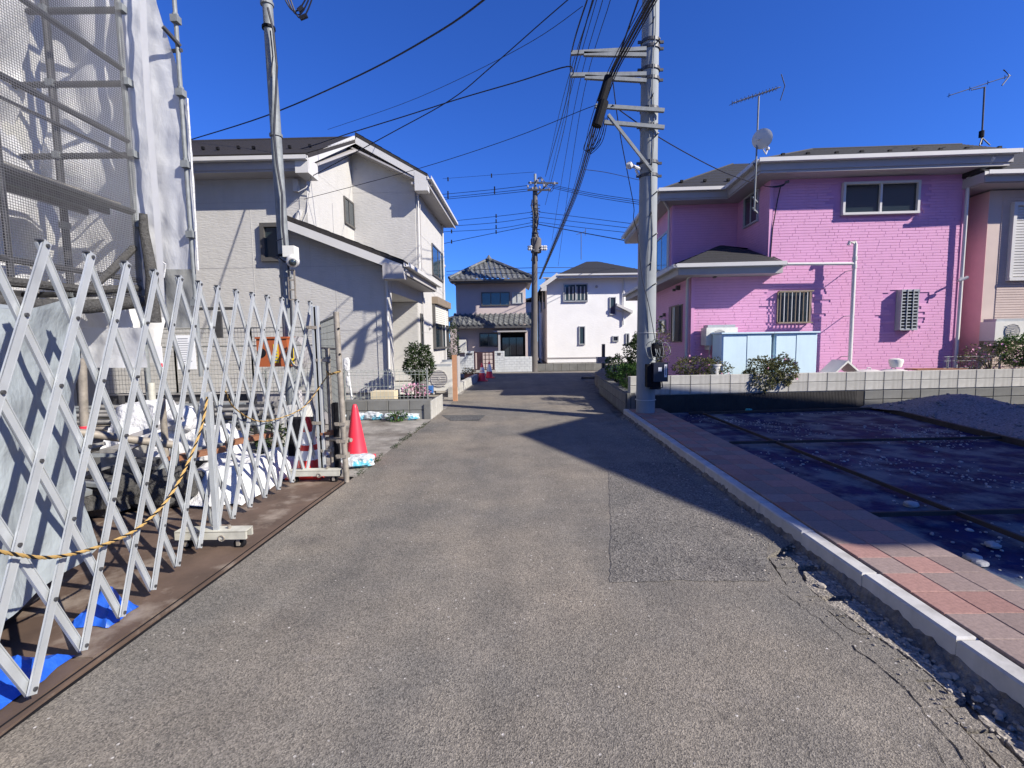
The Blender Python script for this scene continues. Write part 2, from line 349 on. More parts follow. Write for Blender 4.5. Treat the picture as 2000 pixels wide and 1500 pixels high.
m_ink = M('grey_print', (.20, .20, .22), .7, var=.1)
m_stone = M('pale_stone', (.36, .36, .36), .9, var=.3, vs=12, bump=.6, bs=30)
m_leafd = leafmat('dark_leaf', (.018, .035, .012), (.055, .085, .03))
m_leafg = leafmat('green_leaf', (.035, .085, .018), (.08, .15, .04))
m_leafo = leafmat('olive_leaf', (.06, .075, .025), (.16, .15, .07))
m_flow = M('pink_petals', (.62, .30, .42), .7, var=.3, vs=30)
m_bark = M('bark', (.10, .075, .055), .9, var=.3, vs=12)

# ------------------------------------------------------------------ ground
def flat(name, pts, z, m, label=None):
    mb = MB(); mb.poly([(x, y, z) for x, y in pts]); o = mb.build(name, m); o['kind'] = 'structure'; return o
flat('ground', [(-600, -200), (600, -200), (600, 900), (-600, 900)], -.07, m_soil)
def kx(y): return 1.99+.027*y           # inner edge of the kerb (tile side)
# carriageway: left edge clean, right edge broken along the gutter
leftE = [(-1.93, -3), (-1.93, 1.6), (-1.9, 2.1), (-1.84, 3.0), (-1.79, 4.1), (-1.73, 5.2), (-1.66, 6.4), (-1.53, 8.4), (-1.46, 10.2), (-1.42, 12), (-1.36, 15), (-1.32, 18.6)]
random.seed(3)
crack = [(1.52, -3), (1.52, .9), (1.57, 1.2), (1.62, 1.5), (1.655, 1.72), (1.68, 1.9), (1.73, 2.1), (1.665, 2.3), (1.65, 2.46), (1.60, 2.73), (1.68, 3.1)]
crack = [crack[0]]+[(x+random.uniform(-.012, .012), y) for x, y in crack[1:]]
rim = [(1.86+.024*y+random.uniform(-.025, .025), y) for y in [3.3+.16*i for i in range(34)]]
mb = MB(); mb.poly([(x, y, 0) for x, y in leftE+[(-40, 18.6), (-40, 22.6), (40, 22.6), (40, 19.0), (2.75, 19.0), (2.6, 18.2), (2.25, 13), (1.95, 8.9)]+rim[::-1]+crack[::-1]])
n = len(mb.v); mb.v += [(x, y, -.05) for x, y, z in mb.v]
mb.f += [(i, n+i, n+(i+1) % n, (i+1) % n) for i in range(n)]
road = mb.build('road', m_asph); road['kind'] = 'structure'
bpy.context.view_layer.objects.active = road
import bmesh
bm = bmesh.new(); bm.from_mesh(road.data); bmesh.ops.triangulate(bm, faces=[f for f in bm.faces if len(f.verts) > 4]); bmesh.ops.recalc_face_normals(bm, faces=bm.faces); bm.to_mesh(road.data); bm.free()
# broken slabs between the crack and the gutter
def interp(line, y):
    for (x0, y0), (x1, y1) in zip(line, line[1:]):
        if y0 <= y <= y1: return x0+(x1-x0)*(y-y0)/(y1-y0+1e-9)
    return line[-1][0]
ys = [.75, .93, 1.14, 1.33, 1.49, 1.66, 1.78, 1.93, 2.07, 2.26, 2.41, 2.6, 2.78, 2.95, 3.1]
for i in range(len(ys)-1):
    y0, y1 = ys[i]+.006, ys[i+1]-.006
    xl = lambda y: interp(crack, y)+.010+.008*sin(y*9)
    xr = lambda y: 1.635+.105*y+.03*noise.noise(Vector((y*6, 0, 0)))+.015*noise.noise(Vector((y*21, 0, 0)))
    mid = lambda y: xl(y)+(xr(y)-xl(y))*(.45+.15*sin(y*4+1))
    sk = random.uniform(-.05, .05)
    for a, b_, w in ((xl, mid, 0), (mid, xr, 1)):
        pts = []
        yy = [y0+(y1-y0)*k/6 for k in range(7)]
        g = .006 if w else 0
        pts += [(a(y)+g+random.uniform(-.004, .004), y+sk*w, 0) for y in yy]
        pts += [(b_(y)-(.006 if not w else 0)+random.uniform(-.006, .006)*(1+w), y+sk*w, 0) for y in yy[::-1]]
        q = MB(); dz = random.uniform(-.014, -.001); q.prism([(x, y, -.05) for x, y, z in pts], (0, 0, .05+dz*.8))
        o = q.build('asphalt_slab', m_asph if not w else m_old, road)
        bm = bmesh.new(); bm.from_mesh(o.data); bmesh.ops.triangulate(bm, faces=[f for f in bm.faces if len(f.verts) > 4]); bmesh.ops.recalc_face_normals(bm, faces=bm.faces); bm.to_mesh(o.data); bm.free()
# fine hairline cracks, cut as narrow dark grooves lying in the surface
mb = MB()
def hair(pts, w):
    P = []
    for i in range(len(pts)-1):
        n = 7
        for k in range(n): t = k/n; P.append((pts[i][0]+(pts[i+1][0]-pts[i][0])*t+random.uniform(-.012, .012), pts[i][1]+(pts[i+1][1]-pts[i][1])*t+random.uniform(-.01, .01)))
    for i in range(len(P)-1):
        ww = w*random.uniform(.3, 1.2); mb.poly([(P[i][0]-ww, P[i][1], .0025), (P[i][0]+ww, P[i][1], .0025), (P[i+1][0]+ww, P[i+1][1], .0025), (P[i+1][0]-ww, P[i+1][1], .0025)])
hair([(1.40, .9), (1.47, 1.3), (1.55, 1.62), (1.60, 1.9), (1.58, 2.2)], .003)
hair([(1.30, .95), (1.40, 1.35), (1.49, 1.66)], .002)
hair([(1.51, 1.3), (1.57, 1.5), (1.62, 1.6)], .002)
hair([(1.58, 2.2), (1.55, 2.5), (1.50, 2.72)], .002)
o = mb.build('cracks', m_black, road, kind='stuff')
# coarse patch, darker far patch, gutter gravel
patch = [(.57, 2.78), (1.0, 2.79), (1.52, 2.76), (1.62, 3.0), (1.80, 3.3), (1.85, 4.2), (1.88, 5.62), (1.12, 5.6), (.97, 4.8), (.80, 3.9), (.68, 3.3)]
random.seed(17); pj = []
for (xa, ya), (xb, yb) in zip(patch, patch[1:]+patch[:1]):
    n = max(2, int(math.hypot(xb-xa, yb-ya)/.05))
    for k in range(n): pj.append((xa+(xb-xa)*k/n+random.uniform(-.009, .009), ya+(yb-ya)*k/n+random.uniform(-.009, .009)))
flat('road_patch', pj, .003, m_asph2)
m_patch2 = asphalt('dark_asphalt_patch', (.085, .085, .085), (.1, .1, .1), 60, .1)
flat('road_patch', [gp(862, 811)[:2], gp(880, 822)[:2], gp(936, 822)[:2], gp(948, 811)[:2]], .0045, m_patch2)
m_gut = M('gutter_rubble', (.13, .12, .11), .95, var=.5, vs=20, bump=1, bs=30, bd=.04, col2=(.22, .2, .17), c2s=8)
flat('gutter', [(1.0, -3), (1.0, 3), (1.3, 9.4), (2.3, 9.4), (kx(3)-.08, 3), (kx(-3)-.08, -3)], -.036, m_gut)
mb = MB(); NX, NY = 9, 260
for j in range(NY+1):
    y = .3+8.9*j/NY
    for i in range(NX+1):
        t = i/NX; xa = 1.66+.085*min(y, 3.2)+.02*max(0, y-3.2); xb = kx(y)-.098; x = xa+(xb-xa)*t
        mb.v.append((x, y, -.032+.072*t**1.5+.022*noise.noise(Vector((x*30, y*30, 2)))*(.3+t)+.012*noise.noise(Vector((x*9, y*9, 5)))))
for j in range(NY):
    for i in range(NX): a_ = j*(NX+1)+i; mb.f.append((a_, a_+1, a_+NX+2, a_+NX+1))
o = mb.build('gutter', m_gut); o['kind'] = 'structure'
# sidewalk bed, kerbstones, pavers
mb = MB(); mb.prism([(kx(-2)-.005, -2, -.06), (kx(-2)+.615, -2, -.06), (kx(9.25)+.615, 9.25, -.06), (kx(9.25)-.005, 9.25, -.06)], (0, 0, .165)); pav = mb.build('pavement', m_conc); pav['kind'] = 'structure'
q = MB(); b = .008
def chamfer_box(q, w, l, h, b):
    """top-bevelled slab centred in plan, from z=0 to h"""
    a, c = w/2, l/2
    v = [(-a, -c, 0), (a, -c, 0), (a, c, 0), (-a, c, 0), (-a, -c, h-b), (a, -c, h-b), (a, c, h-b), (-a, c, h-b), (-a+b, -c+b, h), (a-b, -c+b, h), (a-b, c-b, h), (-a+b, c-b, h)]
    n = len(q.v); q.v += v
    for f in ((3, 2, 1, 0), (8, 9, 10, 11), (0, 1, 5, 4), (1, 2, 6, 5), (2, 3, 7, 6), (3, 0, 4, 7), (4, 5, 9, 8), (5, 6, 10, 9), (6, 7, 11, 10), (7, 4, 8, 11)): q.f.append(tuple(n+i for i in f))
chamfer_box(q, .197, .197, .02, .003)
meR = mesh_of(q, 'paver', m_tileR); meG = mesh_of(q, 'paver', m_tileG)
random.seed(11); a0 = -math.atan(.027)
for j in range(46):
    for i in range(3):
        y = .1+.2*j; x = kx(y)+.1+.2*i
        me = meR if (i+j) % 2 == (1 if random.random() < .12 else 0) else meG
        piece('paver', me, pav, (x, y, .105+random.uniform(0, .0025)), a0)
kerb = MB(); kerb.prism([(kx(-2)-.102, -2, -.07), (kx(-2)-.004, -2, -.07), (kx(9.3)-.004, 9.3, -.07), (kx(9.3)-.102, 9.3, -.07)], (0, 0, .05)); kerb = kerb.build('kerb', m_conc); kerb['kind'] = 'structure'
q = MB(); chamfer_box(q, .098, .594, .162, .010); meK = mesh_of(q, 'kerbstone', m_kerb)
for j in range(19): y = -1.0+.6*j; y += .02+.3; piece('kerbstone', meK, kerb, (kx(y)-.053+random.uniform(-.003, .003), y, -.045+random.uniform(-.003, .003)), a0+random.uniform(-.004, .004)) if y < 9.2 else None
# lot on the right
flat('lot_ground', [(kx(-4)+.62, -4), (40, -4), (40, 9.6), (10, 9.7), (2.9, 9.2), (kx(9.1)+.62, 9.1)], .03, m_lot)
def stones(name, m, pts, size, label, seed=1):
    random.seed(seed); q = MB()
    for x, y, z in pts:
        s = size*random.uniform(.35, 1.3)*(1 if random.random() < .9 else 1.8)
        q.lump((x, y, z+s*.25), (s, s*random.uniform(.6, 1), s*.55), random.random()*50, .9, .35, 1.5, 6, 4, random.uniform(0, 3))
    o = q.build(name, m, None, kind='stuff'); o['label'] = label; return o
random.seed(21)
pts = []
while len(pts) < 1900:
    x, y = random.uniform(2.9, 8.5), random.uniform(2.2, 9)
    if noise.noise(Vector((x*.8, y*.8, 3))) > random.uniform(-.1, .45) and x > kx(y)+.66: pts.append((x, y, .03))
stones('lot_stones', m_stone, pts, .012, 'pale loose stones strewn over the dark blue lot surface')
pts = [(interp([(1.80, .5), (1.93, 3.3), (2.06, 9)], y)+random.gauss(0, .05), y, -.012) for y in [random.uniform(.6, 9) for _ in range(900)]]
stones('gutter_stones', m_old2, pts, .012, 'grey rubble lying in the gutter beside the kerb', 5)
pts = [(1.80+random.gauss(-.03, .10), random.uniform(1.0, 8.6), .002) for _ in range(900)]
stones('chippings', m_old2, pts, .006, 'small chippings scattered at the road edge', 6)
for px, py, s in ((1780, 985, .055), (1900, 1090, .05), (1915, 1100, .04), (1940, 1065, .04), (1935, 1062, .035), (1725, 1100, .03)):
    x, y, z = gp(px, py, .05); q = MB(); q.lump((x, y, .05), (s, s*.8, s*.45), px, .8, .2)
    one(q, 'stone', m_stone, {1780: 'largest rounded pale stone lying alone between pavers and near form board', 1900: 'flat pale stone at the lot edge beside the sunlit pavers, left of a smaller one', 1915: 'smaller pale stone touching the flat stone by the sunlit pavers', 1940: 'pale stone under the long form board near the right frame edge, right one of two', 1935: 'pale stone under the long form board near the right frame edge, left one of two', 1725: 'small grey stone against the paver edge'}[px], 'stone', smooth=True)
def board(a, b_, w, h, z, label, m=m_form):
    q = MB(); A = (a[0], a[1], z); B = (b_[0], b_[1], z); q.beam(A, B, w, h); return one(q, 'form_board', m, label, 'board', 'form boards on the lot')
board((3.5, 8.8), (3.4, 1.5), .022, .035, .075, 'long dark form board running beside the pavers from the wall')
board((2.84, 6.25), (6.6, 6.35), .022, .035, .08, 'farther crosswise form board over the lot')
board((2.74, 3.62), (8, 3.75), .022, .035, .08, 'nearer crosswise form board over the lot')
board((7.05, 9.2), (6.2, 4.6), .05, .08, .07, 'thick brown form board in front of the gravel heap')
board((3.3, 8.95), (6.95, 9.25), .04, .04, .06, 'form board lying along the foot of the dark fluted wall')
board((9.4, 7.7), (10.6, 7.6), .2, .05, .1, 'short plank lying on gravel at the right edge')
q = MB(); cx, cy = 8.0, 8.6
Nn = 46
for i in range(Nn+1):
    for j in range(Nn+1):
        x = 6.9+4.6*i/Nn; y = 6.2+3.35*j/Nn
        h = .34*math.exp(-((x-cx)/1.0)**2*1.0-((y-cy)/.75)**2)+.05+.03*noise.noise(Vector((x*2, y*2, 0)))+.012*noise.noise(Vector((x*9, y*9, 0)))
        if x < 6.98+.14*(y-9.2)*0+.0: h -= .04
        q.v.append((x, y, max(h, .032)))
for i in range(Nn):
    for j in range(Nn): q.f.append((i*(Nn+1)+j, (i+1)*(Nn+1)+j, (i+1)*(Nn+1)+j+1, i*(Nn+1)+j+1))
o = one(q, 'gravel_heap', m_gravel, 'low heap of grey gravel spread behind the brown form board', 'gravel', smooth=True)

random.seed(41); pts = []
for _ in range(1100):
    x, y = random.uniform(6.9, 11.2), random.uniform(6.4, 9.4); h = .34*math.exp(-((x-cx)/1.0)**2-((y-cy)/.75)**2)+.05+.03*noise.noise(Vector((x*2, y*2, 0)))
    if x > 6.75+(9.2-y)*-.17+.25: pts.append((x, y, h-.005))
stones('heap_stones', m_gravel, pts, .018, 'loose stones lying on the low gravel heap', 8)
# left side ground
flat('concrete_apron', [(-1.70, 5.15), (-1.74, 5.15), (-9, 5.3), (-9, 9.2), (-1.50, 9.2), (-1.55, 8.4), (-1.66, 6.4)], .004, m_conc)
def slabp(pts, z0, z1, m, name, par=None):
    q = MB(); q.prism([(x, y, z0) for x, y in pts], (0, 0, z1-z0)); return q.build(name, m, par)
sp_ = [[(-1.985, -1), (-3.44, -1), (-3.42, .5), (-1.985, .5)], [(-1.985, .51), (-3.42, .51), (-3.4, 2.12), (-1.965, 2.12)], [(-1.965, 2.13), (-3.4, 2.13), (-3.36, 5.2), (-1.80, 5.1), (-1.893, 3.0)], [(-1.945, -1), (-1.978, -1), (-1.958, 2.13), (-1.886, 3.0), (-1.794, 5.1), (-1.765, 5.1), (-1.858, 3.0), (-1.930, 2.13)], [(-3.45, -1), (-9, -1), (-9, 2.4), (-3.43, 2.4)], [(-3.43, 2.41), (-9, 2.41), (-9, 5.2), (-3.37, 5.2)]]
for p in sp_:
    o = slabp(p[::-1], -.02, .014, m_plate, 'steel_plate'); o['kind'] = 'structure'
for dx, w, m in ((-.003, .011, m_black), (-.036, .006, m_black)):  # black strips painted in for the shaded gaps along the plate
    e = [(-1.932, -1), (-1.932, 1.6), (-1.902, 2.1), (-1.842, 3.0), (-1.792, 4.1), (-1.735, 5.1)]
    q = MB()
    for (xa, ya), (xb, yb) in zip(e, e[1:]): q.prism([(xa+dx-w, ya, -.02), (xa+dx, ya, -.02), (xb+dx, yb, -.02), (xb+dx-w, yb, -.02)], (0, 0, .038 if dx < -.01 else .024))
    o = q.build('plate_gap_shade', m); o['kind'] = 'structure'
flat('yard_ground', [(-1.50, 9.2), (-9, 9.2), (-12, 11), (-12, 30), (-1.3, 18.6), (-1.46, 10.2)], .0, m_conc)

# ------------------------------------------------------------------ helpers for buildings
def window(fr, u0, u1, z0, z1, par, ncol=2, m=m_alu, fw=.045, out=.05, gl=m_glass, curtain=False, name='window', hbar=False):
    q = MB()
    fr.box(q, u0, u1, 0, out, z1-fw, z1); fr.box(q, u0, u1, 0, out+.012, z0, z0+fw)
    fr.box(q, u0, u0+fw, 0, out, z0+fw, z1-fw); fr.box(q, u1-fw, u1, 0, out, z0+fw, z1-fw)
    for k in range(1, ncol):
        u = u0+(u1-u0)*k/ncol; fr.box(q, u-fw*.45, u+fw*.45, .002, out*.8, z0+fw, z1-fw)
    w = q.build(name, m, par)
    for k in range(ncol):
        q = MB(); a = u0+fw*.8+(u1-u0-fw*1.6)*k/ncol; b_ = u0+fw*.8+(u1-u0-fw*1.6)*(k+1)/ncol
        fr.box(q, a+.008, b_-.008, .006, .018+.008*(k % 2), z0+fw*.9, z1-fw*.9); q.build('pane', gl if not curtain else curtain, w)
    return w
def slab(pts, th, mb):
    """roof sheet: polygon pts is the top face, th thick downwards"""
    mb.prism([add(p, (0, 0, -th)) for p in pts], (0, 0, th))
def courses(mb, eaveA, eaveB, topA, topB, rows, lip=.014):
    """shingle courses as overlapping strips from eave to ridge"""
    for r in range(rows):
        t0, t1 = r/rows, (r+1.12)/rows
        t1 = min(t1, 1)
        a, b_ = lerp(eaveA, topA, t0), lerp(eaveB, topB, t0); c, d = lerp(eaveB, topB, t1), lerp(eaveA, topA, t1)
        up = (0, 0, lip)
        mb.poly([add(a, up), add(b_, up), add(c, (0, 0, .003)), add(d, (0, 0, .003))])
        mb.poly([add(a, (0, 0, -.004)), add(b_, (0, 0, -.004)), add(b_, up), add(a, up)])
def gutter(pts, par, r=.055, m=None):
    q = MB()
    for a, b_ in zip(pts, pts[1:]):
        q.beam(add(a, (0, 0, 0)), b_, .10, .012); 
        A, B = Vector(a), Vector(b_); d = (B-A).normalized(); s = d.cross(Vector((0, 0, 1)))
        for k in (-1, 1): q.beam(tuple(A+s*.05*k+Vector((0, 0, .04))), tuple(B+s*.05*k+Vector((0, 0, .04))), .012, .08)
    return q.build('gutter', m or m_white, par)
def fascia(pts, par, h=.2, w=.03, m=None, name='fascia'):
    q = MB()
    for a, b_ in zip(pts, pts[1:]): q.beam(add(a, (0, 0, -h/2)), add(b_, (0, 0, -h/2)), w, h)
    return q.build(name, m or m_white, par)
def pipe(pts, r, par, m=None, name='downpipe', n=10):
    q = MB(); q.tube(pts, r, n); return q.build(name, m or m_white, par, True)

# ------------------------------------------------------------------ PINK HOUSE
FP = Fr(4.15, 11.22, .9988, -.05)          # front, flush lower and main storey
FS = Fr(4.15, 11.22, -.07, -.9975)          # side towards the road: u runs towards the camera, so use negative u going back
v = (.07, .9975)                            # depth direction
def fp(u, dep, z): return (FP.o[0]+FP.u[0]*u+v[0]*dep, FP.o[1]+FP.u[1]*u+v[1]*dep, z)
pink = thing('pink_house', (6.9, 13, .3), 'pink brick-clad two-storey house with dark hipped roof behind the block wall', 'house')
UR = 5.88; UL = 1.68; DB = 1.84            # right end, notch, recess depth
q = MB()
q.prism([fp(0.012, .012, .3), fp(UR-.012, .012, .3), fp(UR-.012, 6.6, .3), fp(.012, 6.6, .3)], (0, 0, 2.72))
q.prism([fp(UL+.012, .012, 3.02), fp(UR-.012, .012, 3.02), fp(UR-.012, 6.6, 3.02), fp(UL+.012, 6.6, 3.02)], (0, 0, 1.95))
q.prism([fp(.012, DB+.012, 3.02), fp(UL+.012, DB+.012, 3.02), fp(UL+.012, 6.6, 3.02), fp(.012, 6.6, 3.02)], (0, 0, 1.95))
q.build('wall', m_pinkg, pink)
def bricks(fr, u0, u1, z0, z1, holes, par, depth=.005, bw=.36, bh=.062, seed=1, m=None):
    random.seed(seed); q = MB(); z = z0; r = 0
    while z < z1-.01:
        zt = min(z+bh-.004, z1); u = u0-random.uniform(0, bw)
        while u < u1:
            w = bw*random.choice((.55, .8, 1, 1, 1.25)); a, b_ = max(u, u0), min(u+w-.002, u1)
            if b_-a > .02 and not any(a < h[1] and b_ > h[0] and z < h[3] and zt > h[2] for h in holes):
                d = depth*random.choice((.8, .95, 1.0, 1.12)); c = .005
                P = fr.P; n = len(q.v)
                q.v += [P(a, 0, z), P(b_, 0, z), P(b_, 0, zt), P(a, 0, zt), P(a+.003, d, z+.004), P(b_-.003, d, z+.004), P(b_-.003, d, zt-c), P(a+.003, d, zt-c)]
                q.f += [(n+4, n+5, n+6, n+7), (n, n+1, n+5, n+4), (n+1, n+2, n+6, n+5), (n+2, n+3, n+7, n+6), (n+3, n, n+4, n+7)]
            u += w
        z += bh; r += 1
    return q.build('brick_cladding', m or m_pink, par, kind='stuff')
wu0, wz1 = FP.hit(1644, 358); wu1, wz0 = FP.hit(1790, 418)
gu0, gz1 = FP.hit(1518, 570); gu1, gz0 = FP.hit(1580, 630)
lu0, lz1 = FP.hit(1751, 567); lu1, lz0 = FP.hit(1780, 645)
LZ = 3.02
bricks(FP, 0, UR, .3, LZ, [(gu0, gu1, gz0, gz1), (lu0, lu1, lz0, lz1)], pink)
bricks(FP, UL, UR, LZ, 4.85, [(wu0, wu1, wz0, wz1)], pink, seed=2)
FR = Fr(*fp(0, DB, 0)[:2], .9988, -.05); bricks(FR, 0, UL, LZ, 4.85, [], pink, seed=3)
FN = Fr(*fp(UL, DB, 0)[:2], -.07, -.9975)    # notch side wall, faces the road
bricks(FN, 0, DB, LZ, 4.85, [], pink, seed=4)
F2 = Fr(*fp(0, 6.6, 0)[:2], -.07, -.9975); bricks(F2, 0, 6.6, .3, LZ, [], pink, seed=5)
bricks(F2, 0, 6.6-DB, LZ, 4.85, [], pink, seed=6)
# corner trims
for fr, u, z0, z1 in ((FP, .02, .3, LZ), (FP, UL+.02, LZ, 4.9), (FP, UR-.03, .3, 4.9), (FR, .02, LZ, 4.9)): q = MB(); fr.box(q, u-.035, u+.035, .0, .022, z0, z1); q.build('corner_trim', m_pink, pink)
window(FP, wu0, wu1, wz0, wz1, pink, 2, m_white, .05, .09, m_glass)
# barred lower window
w = window(FP, gu0, gu1, gz0, gz1, pink, 1, m_grille, .02, .03, m_glass)
for k in range(9):
    q = MB(); u = gu0+(gu1-gu0)*(k+.35)/8.7; FP.box(q, u-.007, u+.007, .10, .115, gz0+.01, gz1-.01); q.build('bar', m_white if k % 2 else m_grille, w)
q = MB(); FP.box(q, gu0-.01, gu1+.02, .09, .125, gz1-.015, gz1+.015); FP.box(q, gu0-.01, gu1+.02, .09, .125, gz0-.015, gz0+.012)
for u in (gu0+.01, gu1-.01):
    for z in (gz0, gz1): FP.box(q, u-.01, u+.01, .012, .09, z-.01, z+.01)
q.build('bar_rail', m_grille, w)
# louvred ventilator window
w = window(FP, lu0, lu1, lz0, lz1, pink, 1, m_alu, .02, .17, m_glass, name='louvre_window')
for k in range(13):
    q = MB(); z = lz0+(lz1-lz0)*(k+.5)/13; FP.box(q, lu0+.02, lu1-.02, .14, .168, z-.012, z+.012); q.build('louvre', m_alu, w)
for k in range(1, 3):
    q = MB(); u = lu0+(lu1-lu0)*k/3; FP.box(q, u-.008, u+.008, .172, .184, lz0, lz1); q.build('bar', m_alu, w)
# main roof
EZ = 5.22
def ridge(u, d, z): return fp(u, d, z)
q = MB()
eL, eR = fp(UL-.45, -.5, EZ), fp(UR+.55, -.5, EZ+.03); zR = pt(1565, 291, 13.1)[2]; rL, rR = fp(UL+1.95, 2.1, zR), fp(UR+1.5, 2.1, zR)
bL, bR = fp(UL-.45, 7.0, EZ), fp(UR+.5, 7.0, EZ); r2 = fp(UL+1.95, 4.9, zR)
courses(q, eL, eR, rL, rR, 12); courses(q, bL, eL, r2, rL, 12)
q.poly([add(eR, (0, 0, 0)), fp(UR+2.6, 2.6, EZ), rR]); q.poly([rL, rR, fp(UR+2.6, 5, EZ+.3), r2])
# left wing roof
wl, wr_ = fp(-.45, DB-.5, EZ-.02), fp(UL+.1, DB-.5, EZ-.02); zW_ = pt(1452, 317, 15.2)[2]; wt = fp(2.6, DB+2.6, zW_); wb = fp(-.45, 7.0, EZ-.02); wt2 = fp(1.9, 5.2, zW_)
courses(q, wl, wr_, fp(2.4, DB+2.4, zW_), fp(UL+1.2, DB+2.4, zW_), 9); courses(q, wb, wl, wt2, fp(2.4, DB+2.4, zW_), 9)
q.poly([fp(2.4, DB+2.4, zW_), fp(UL+2, DB+2.4, zW_), fp(UL+2, 5.2, zW_), wt2])
roof = q.build('roof', m_roof, pink)
q = MB()
q.tube([eL, rL], .03, 6); q.tube([rL, rR], .03, 6); q.tube([wl, fp(2.4, DB+2.4, zW_)], .03, 6); q.build('ridge_cap', m_roof, roof)
random.seed(5)
for k in range(9):
    q = MB(); u = UL+.35+k*.58+random.uniform(-.05, .05); c = fp(u, -.5+.75+(.08 if k % 2 else 0), EZ+(zR-EZ)*(.75+(.08 if k % 2 else 0))/2.6+.02); q.box(c[0]-.035, c[0]+.035, c[1]-.03, c[1]+.03, c[2]-.02, c[2]+.035); q.build('snow_guard', m_black, roof)
for k in range(3):
    q = MB(); c = fp(.25+k*.6, DB-.5+.6, EZ+(zW_-EZ)*.6/2.9+.03); q.box(c[0]-.035, c[0]+.035, c[1]-.03, c[1]+.03, c[2]-.02, c[2]+.035); q.build('snow_guard', m_black, roof)
# soffits + fascia + gutters
q = MB()
q.prism([fp(UL-.42, -.46, 4.95), fp(UR+.45, -.46, 4.95), fp(UR+.45, 6.9, 4.95), fp(UL-.42, 6.9, 4.95)], (0, 0, .1))
q.prism([fp(-.42, DB-.46, 4.94), fp(UL-.43, DB-.46, 4.94), fp(UL-.43, 6.9, 4.94), fp(-.42, 6.9, 4.94)], (0, 0, .1))
q.build('soffit', m_soff, pink)
fascia([fp(-.43, 6.9, EZ-.06), fp(-.43, DB-.47, EZ-.06), fp(UL-.43, DB-.47, EZ-.06), fp(UL-.43, -.47, EZ-.04), fp(UR+.5, -.47, EZ-.02), fp(UR+.5, 3, EZ-.02)], pink, .18, m=m_soff)
gutter([fp(-.5, 6.9, EZ-.1), fp(-.5, DB-.54, EZ-.08), fp(UL-.5, DB-.54, EZ-.08), fp(UL-.5, -.54, EZ-.07), fp(UR+.58, -.54, EZ-.05)], pink)
pipe([fp(UR+.1, -.5, 5.12), fp(UR+.06, -.42, 4.98), fp(UR-.06, -.1, 4.86), fp(UR-.06, -.09, .62)], .035, pink)
pipe([fp(-.35, DB-.4, 5.1), fp(-.3, DB-.35, 4.95), fp(-.06, DB+.12, 4.85), fp(-.06, DB+.12, 3.2)], .03, pink)
pipe([fp(.1, -.47, 3.05), fp(-.02, -.38, 2.92), fp(-.07, .12, 2.82), fp(-.07, .12, .5)], .035, pink)
# lower pent roof around the front-left wing
lz = 3.07
q = MB(); A, B = fp(-.45, -.5, lz), fp(UL+.12, -.5, lz); T1, T2 = fp(UL-.05, DB-.15, 3.72), fp(UL+.0, DB-.15, 3.72)
T = fp(.95, 1.0, 3.72)
courses(q, A, B, T, fp(1.05, 1.0, 3.72), 7)
q.poly([add(B, (0, 0, .012)), fp(UL+.12, .0, lz+.2), fp(UL, 1.0, 3.60), fp(1.05, 1.0, 3.72)])
courses(q, fp(-.45, DB+.2, lz), A, fp(.02, DB+.0, 3.4), T, 7)
q.poly([T, fp(1.05, 1.0, 3.72), fp(UL, 1.1, 3.66), fp(UL, DB, 3.5), fp(.0, DB, 3.4)])
courses(q, fp(-.45, 6.6, lz-.0), fp(-.45, DB, lz), fp(.0, 6.6, lz+.25), fp(.0, DB, lz+.25), 3)
r = q.build('lower_roof', m_roof, pink)
q = MB(); q.prism([fp(-.42, -.46, 2.84), fp(UL+.1, -.46, 2.84), fp(UL+.1, -.003, 2.84), fp(-.003, -.003, 2.84), fp(-.003, 6.5, 2.84), fp(-.42, 6.5, 2.84)], (0, 0, .1)); q.build('lower_soffit', m_soff, pink)
fascia([fp(-.43, 6.5, lz-.03), fp(-.43, -.47, lz-.03), fp(UL+.1, -.47, lz-.03), fp(UL+.1, -.03, lz-.03)], pink, .2, m=m_soff)
gutter([fp(-.5, 6.5, lz-.08), fp(-.5, -.54, lz-.08), fp(UL+.14, -.54, lz-.07)], pink)
# side-wall windows (seen edge-on)
for fr, (a, b_), (c, d), nc, m, gl, nm in ((F2, (1286, 495), (1307, 522), 0, m_alu, m_glassb, 'window'),):
    u0, z1 = fr.hit(1283, 470); u1, z0 = fr.hit(1308, 523); window(fr, max(u0, 2.3), min(u1, 4.4), z0, z1, pink, 2, m_alu, .05, .04, m_glassb)
u0, z1 = F2.hit(1310, 600); u1, z0 = F2.hit(1334, 668); u0, u1 = 4.9, 5.9
w = window(F2, u0, u1, z0, z1, pink, 1, m_grille, .02, .03, m_glass)
for k in range(9):
    q = MB(); u = u0+(u1-u0)*(k+.5)/9; F2.box(q, u-.008, u+.008, .09, .105, z0, z1); q.build('bar', m_grille, w)
F2b = F2; u0, z1 = F2.hit(1295, 625); u1, z0 = F2.hit(1309, 650); window(F2, 3.6, 4.3, z0, z1, pink, 1, m_alu, .03, .06, m_glass)
window(F2, .5, 1.5, 3.6, 4.5, pink, 2, m_alu, .05, .04, m_glass)
window(F2, .4, 2.2, 1.0, 2.5, pink, 2, m_alu, .05, .05, m_soff)
u0, z1 = FN.hit(1456, 388); u1, z0 = FN.hit(1482, 432); window(FN, min(u0, u1), max(u0, u1), z0, z1, pink, 2, m_alu, .04, .05, m_glass)
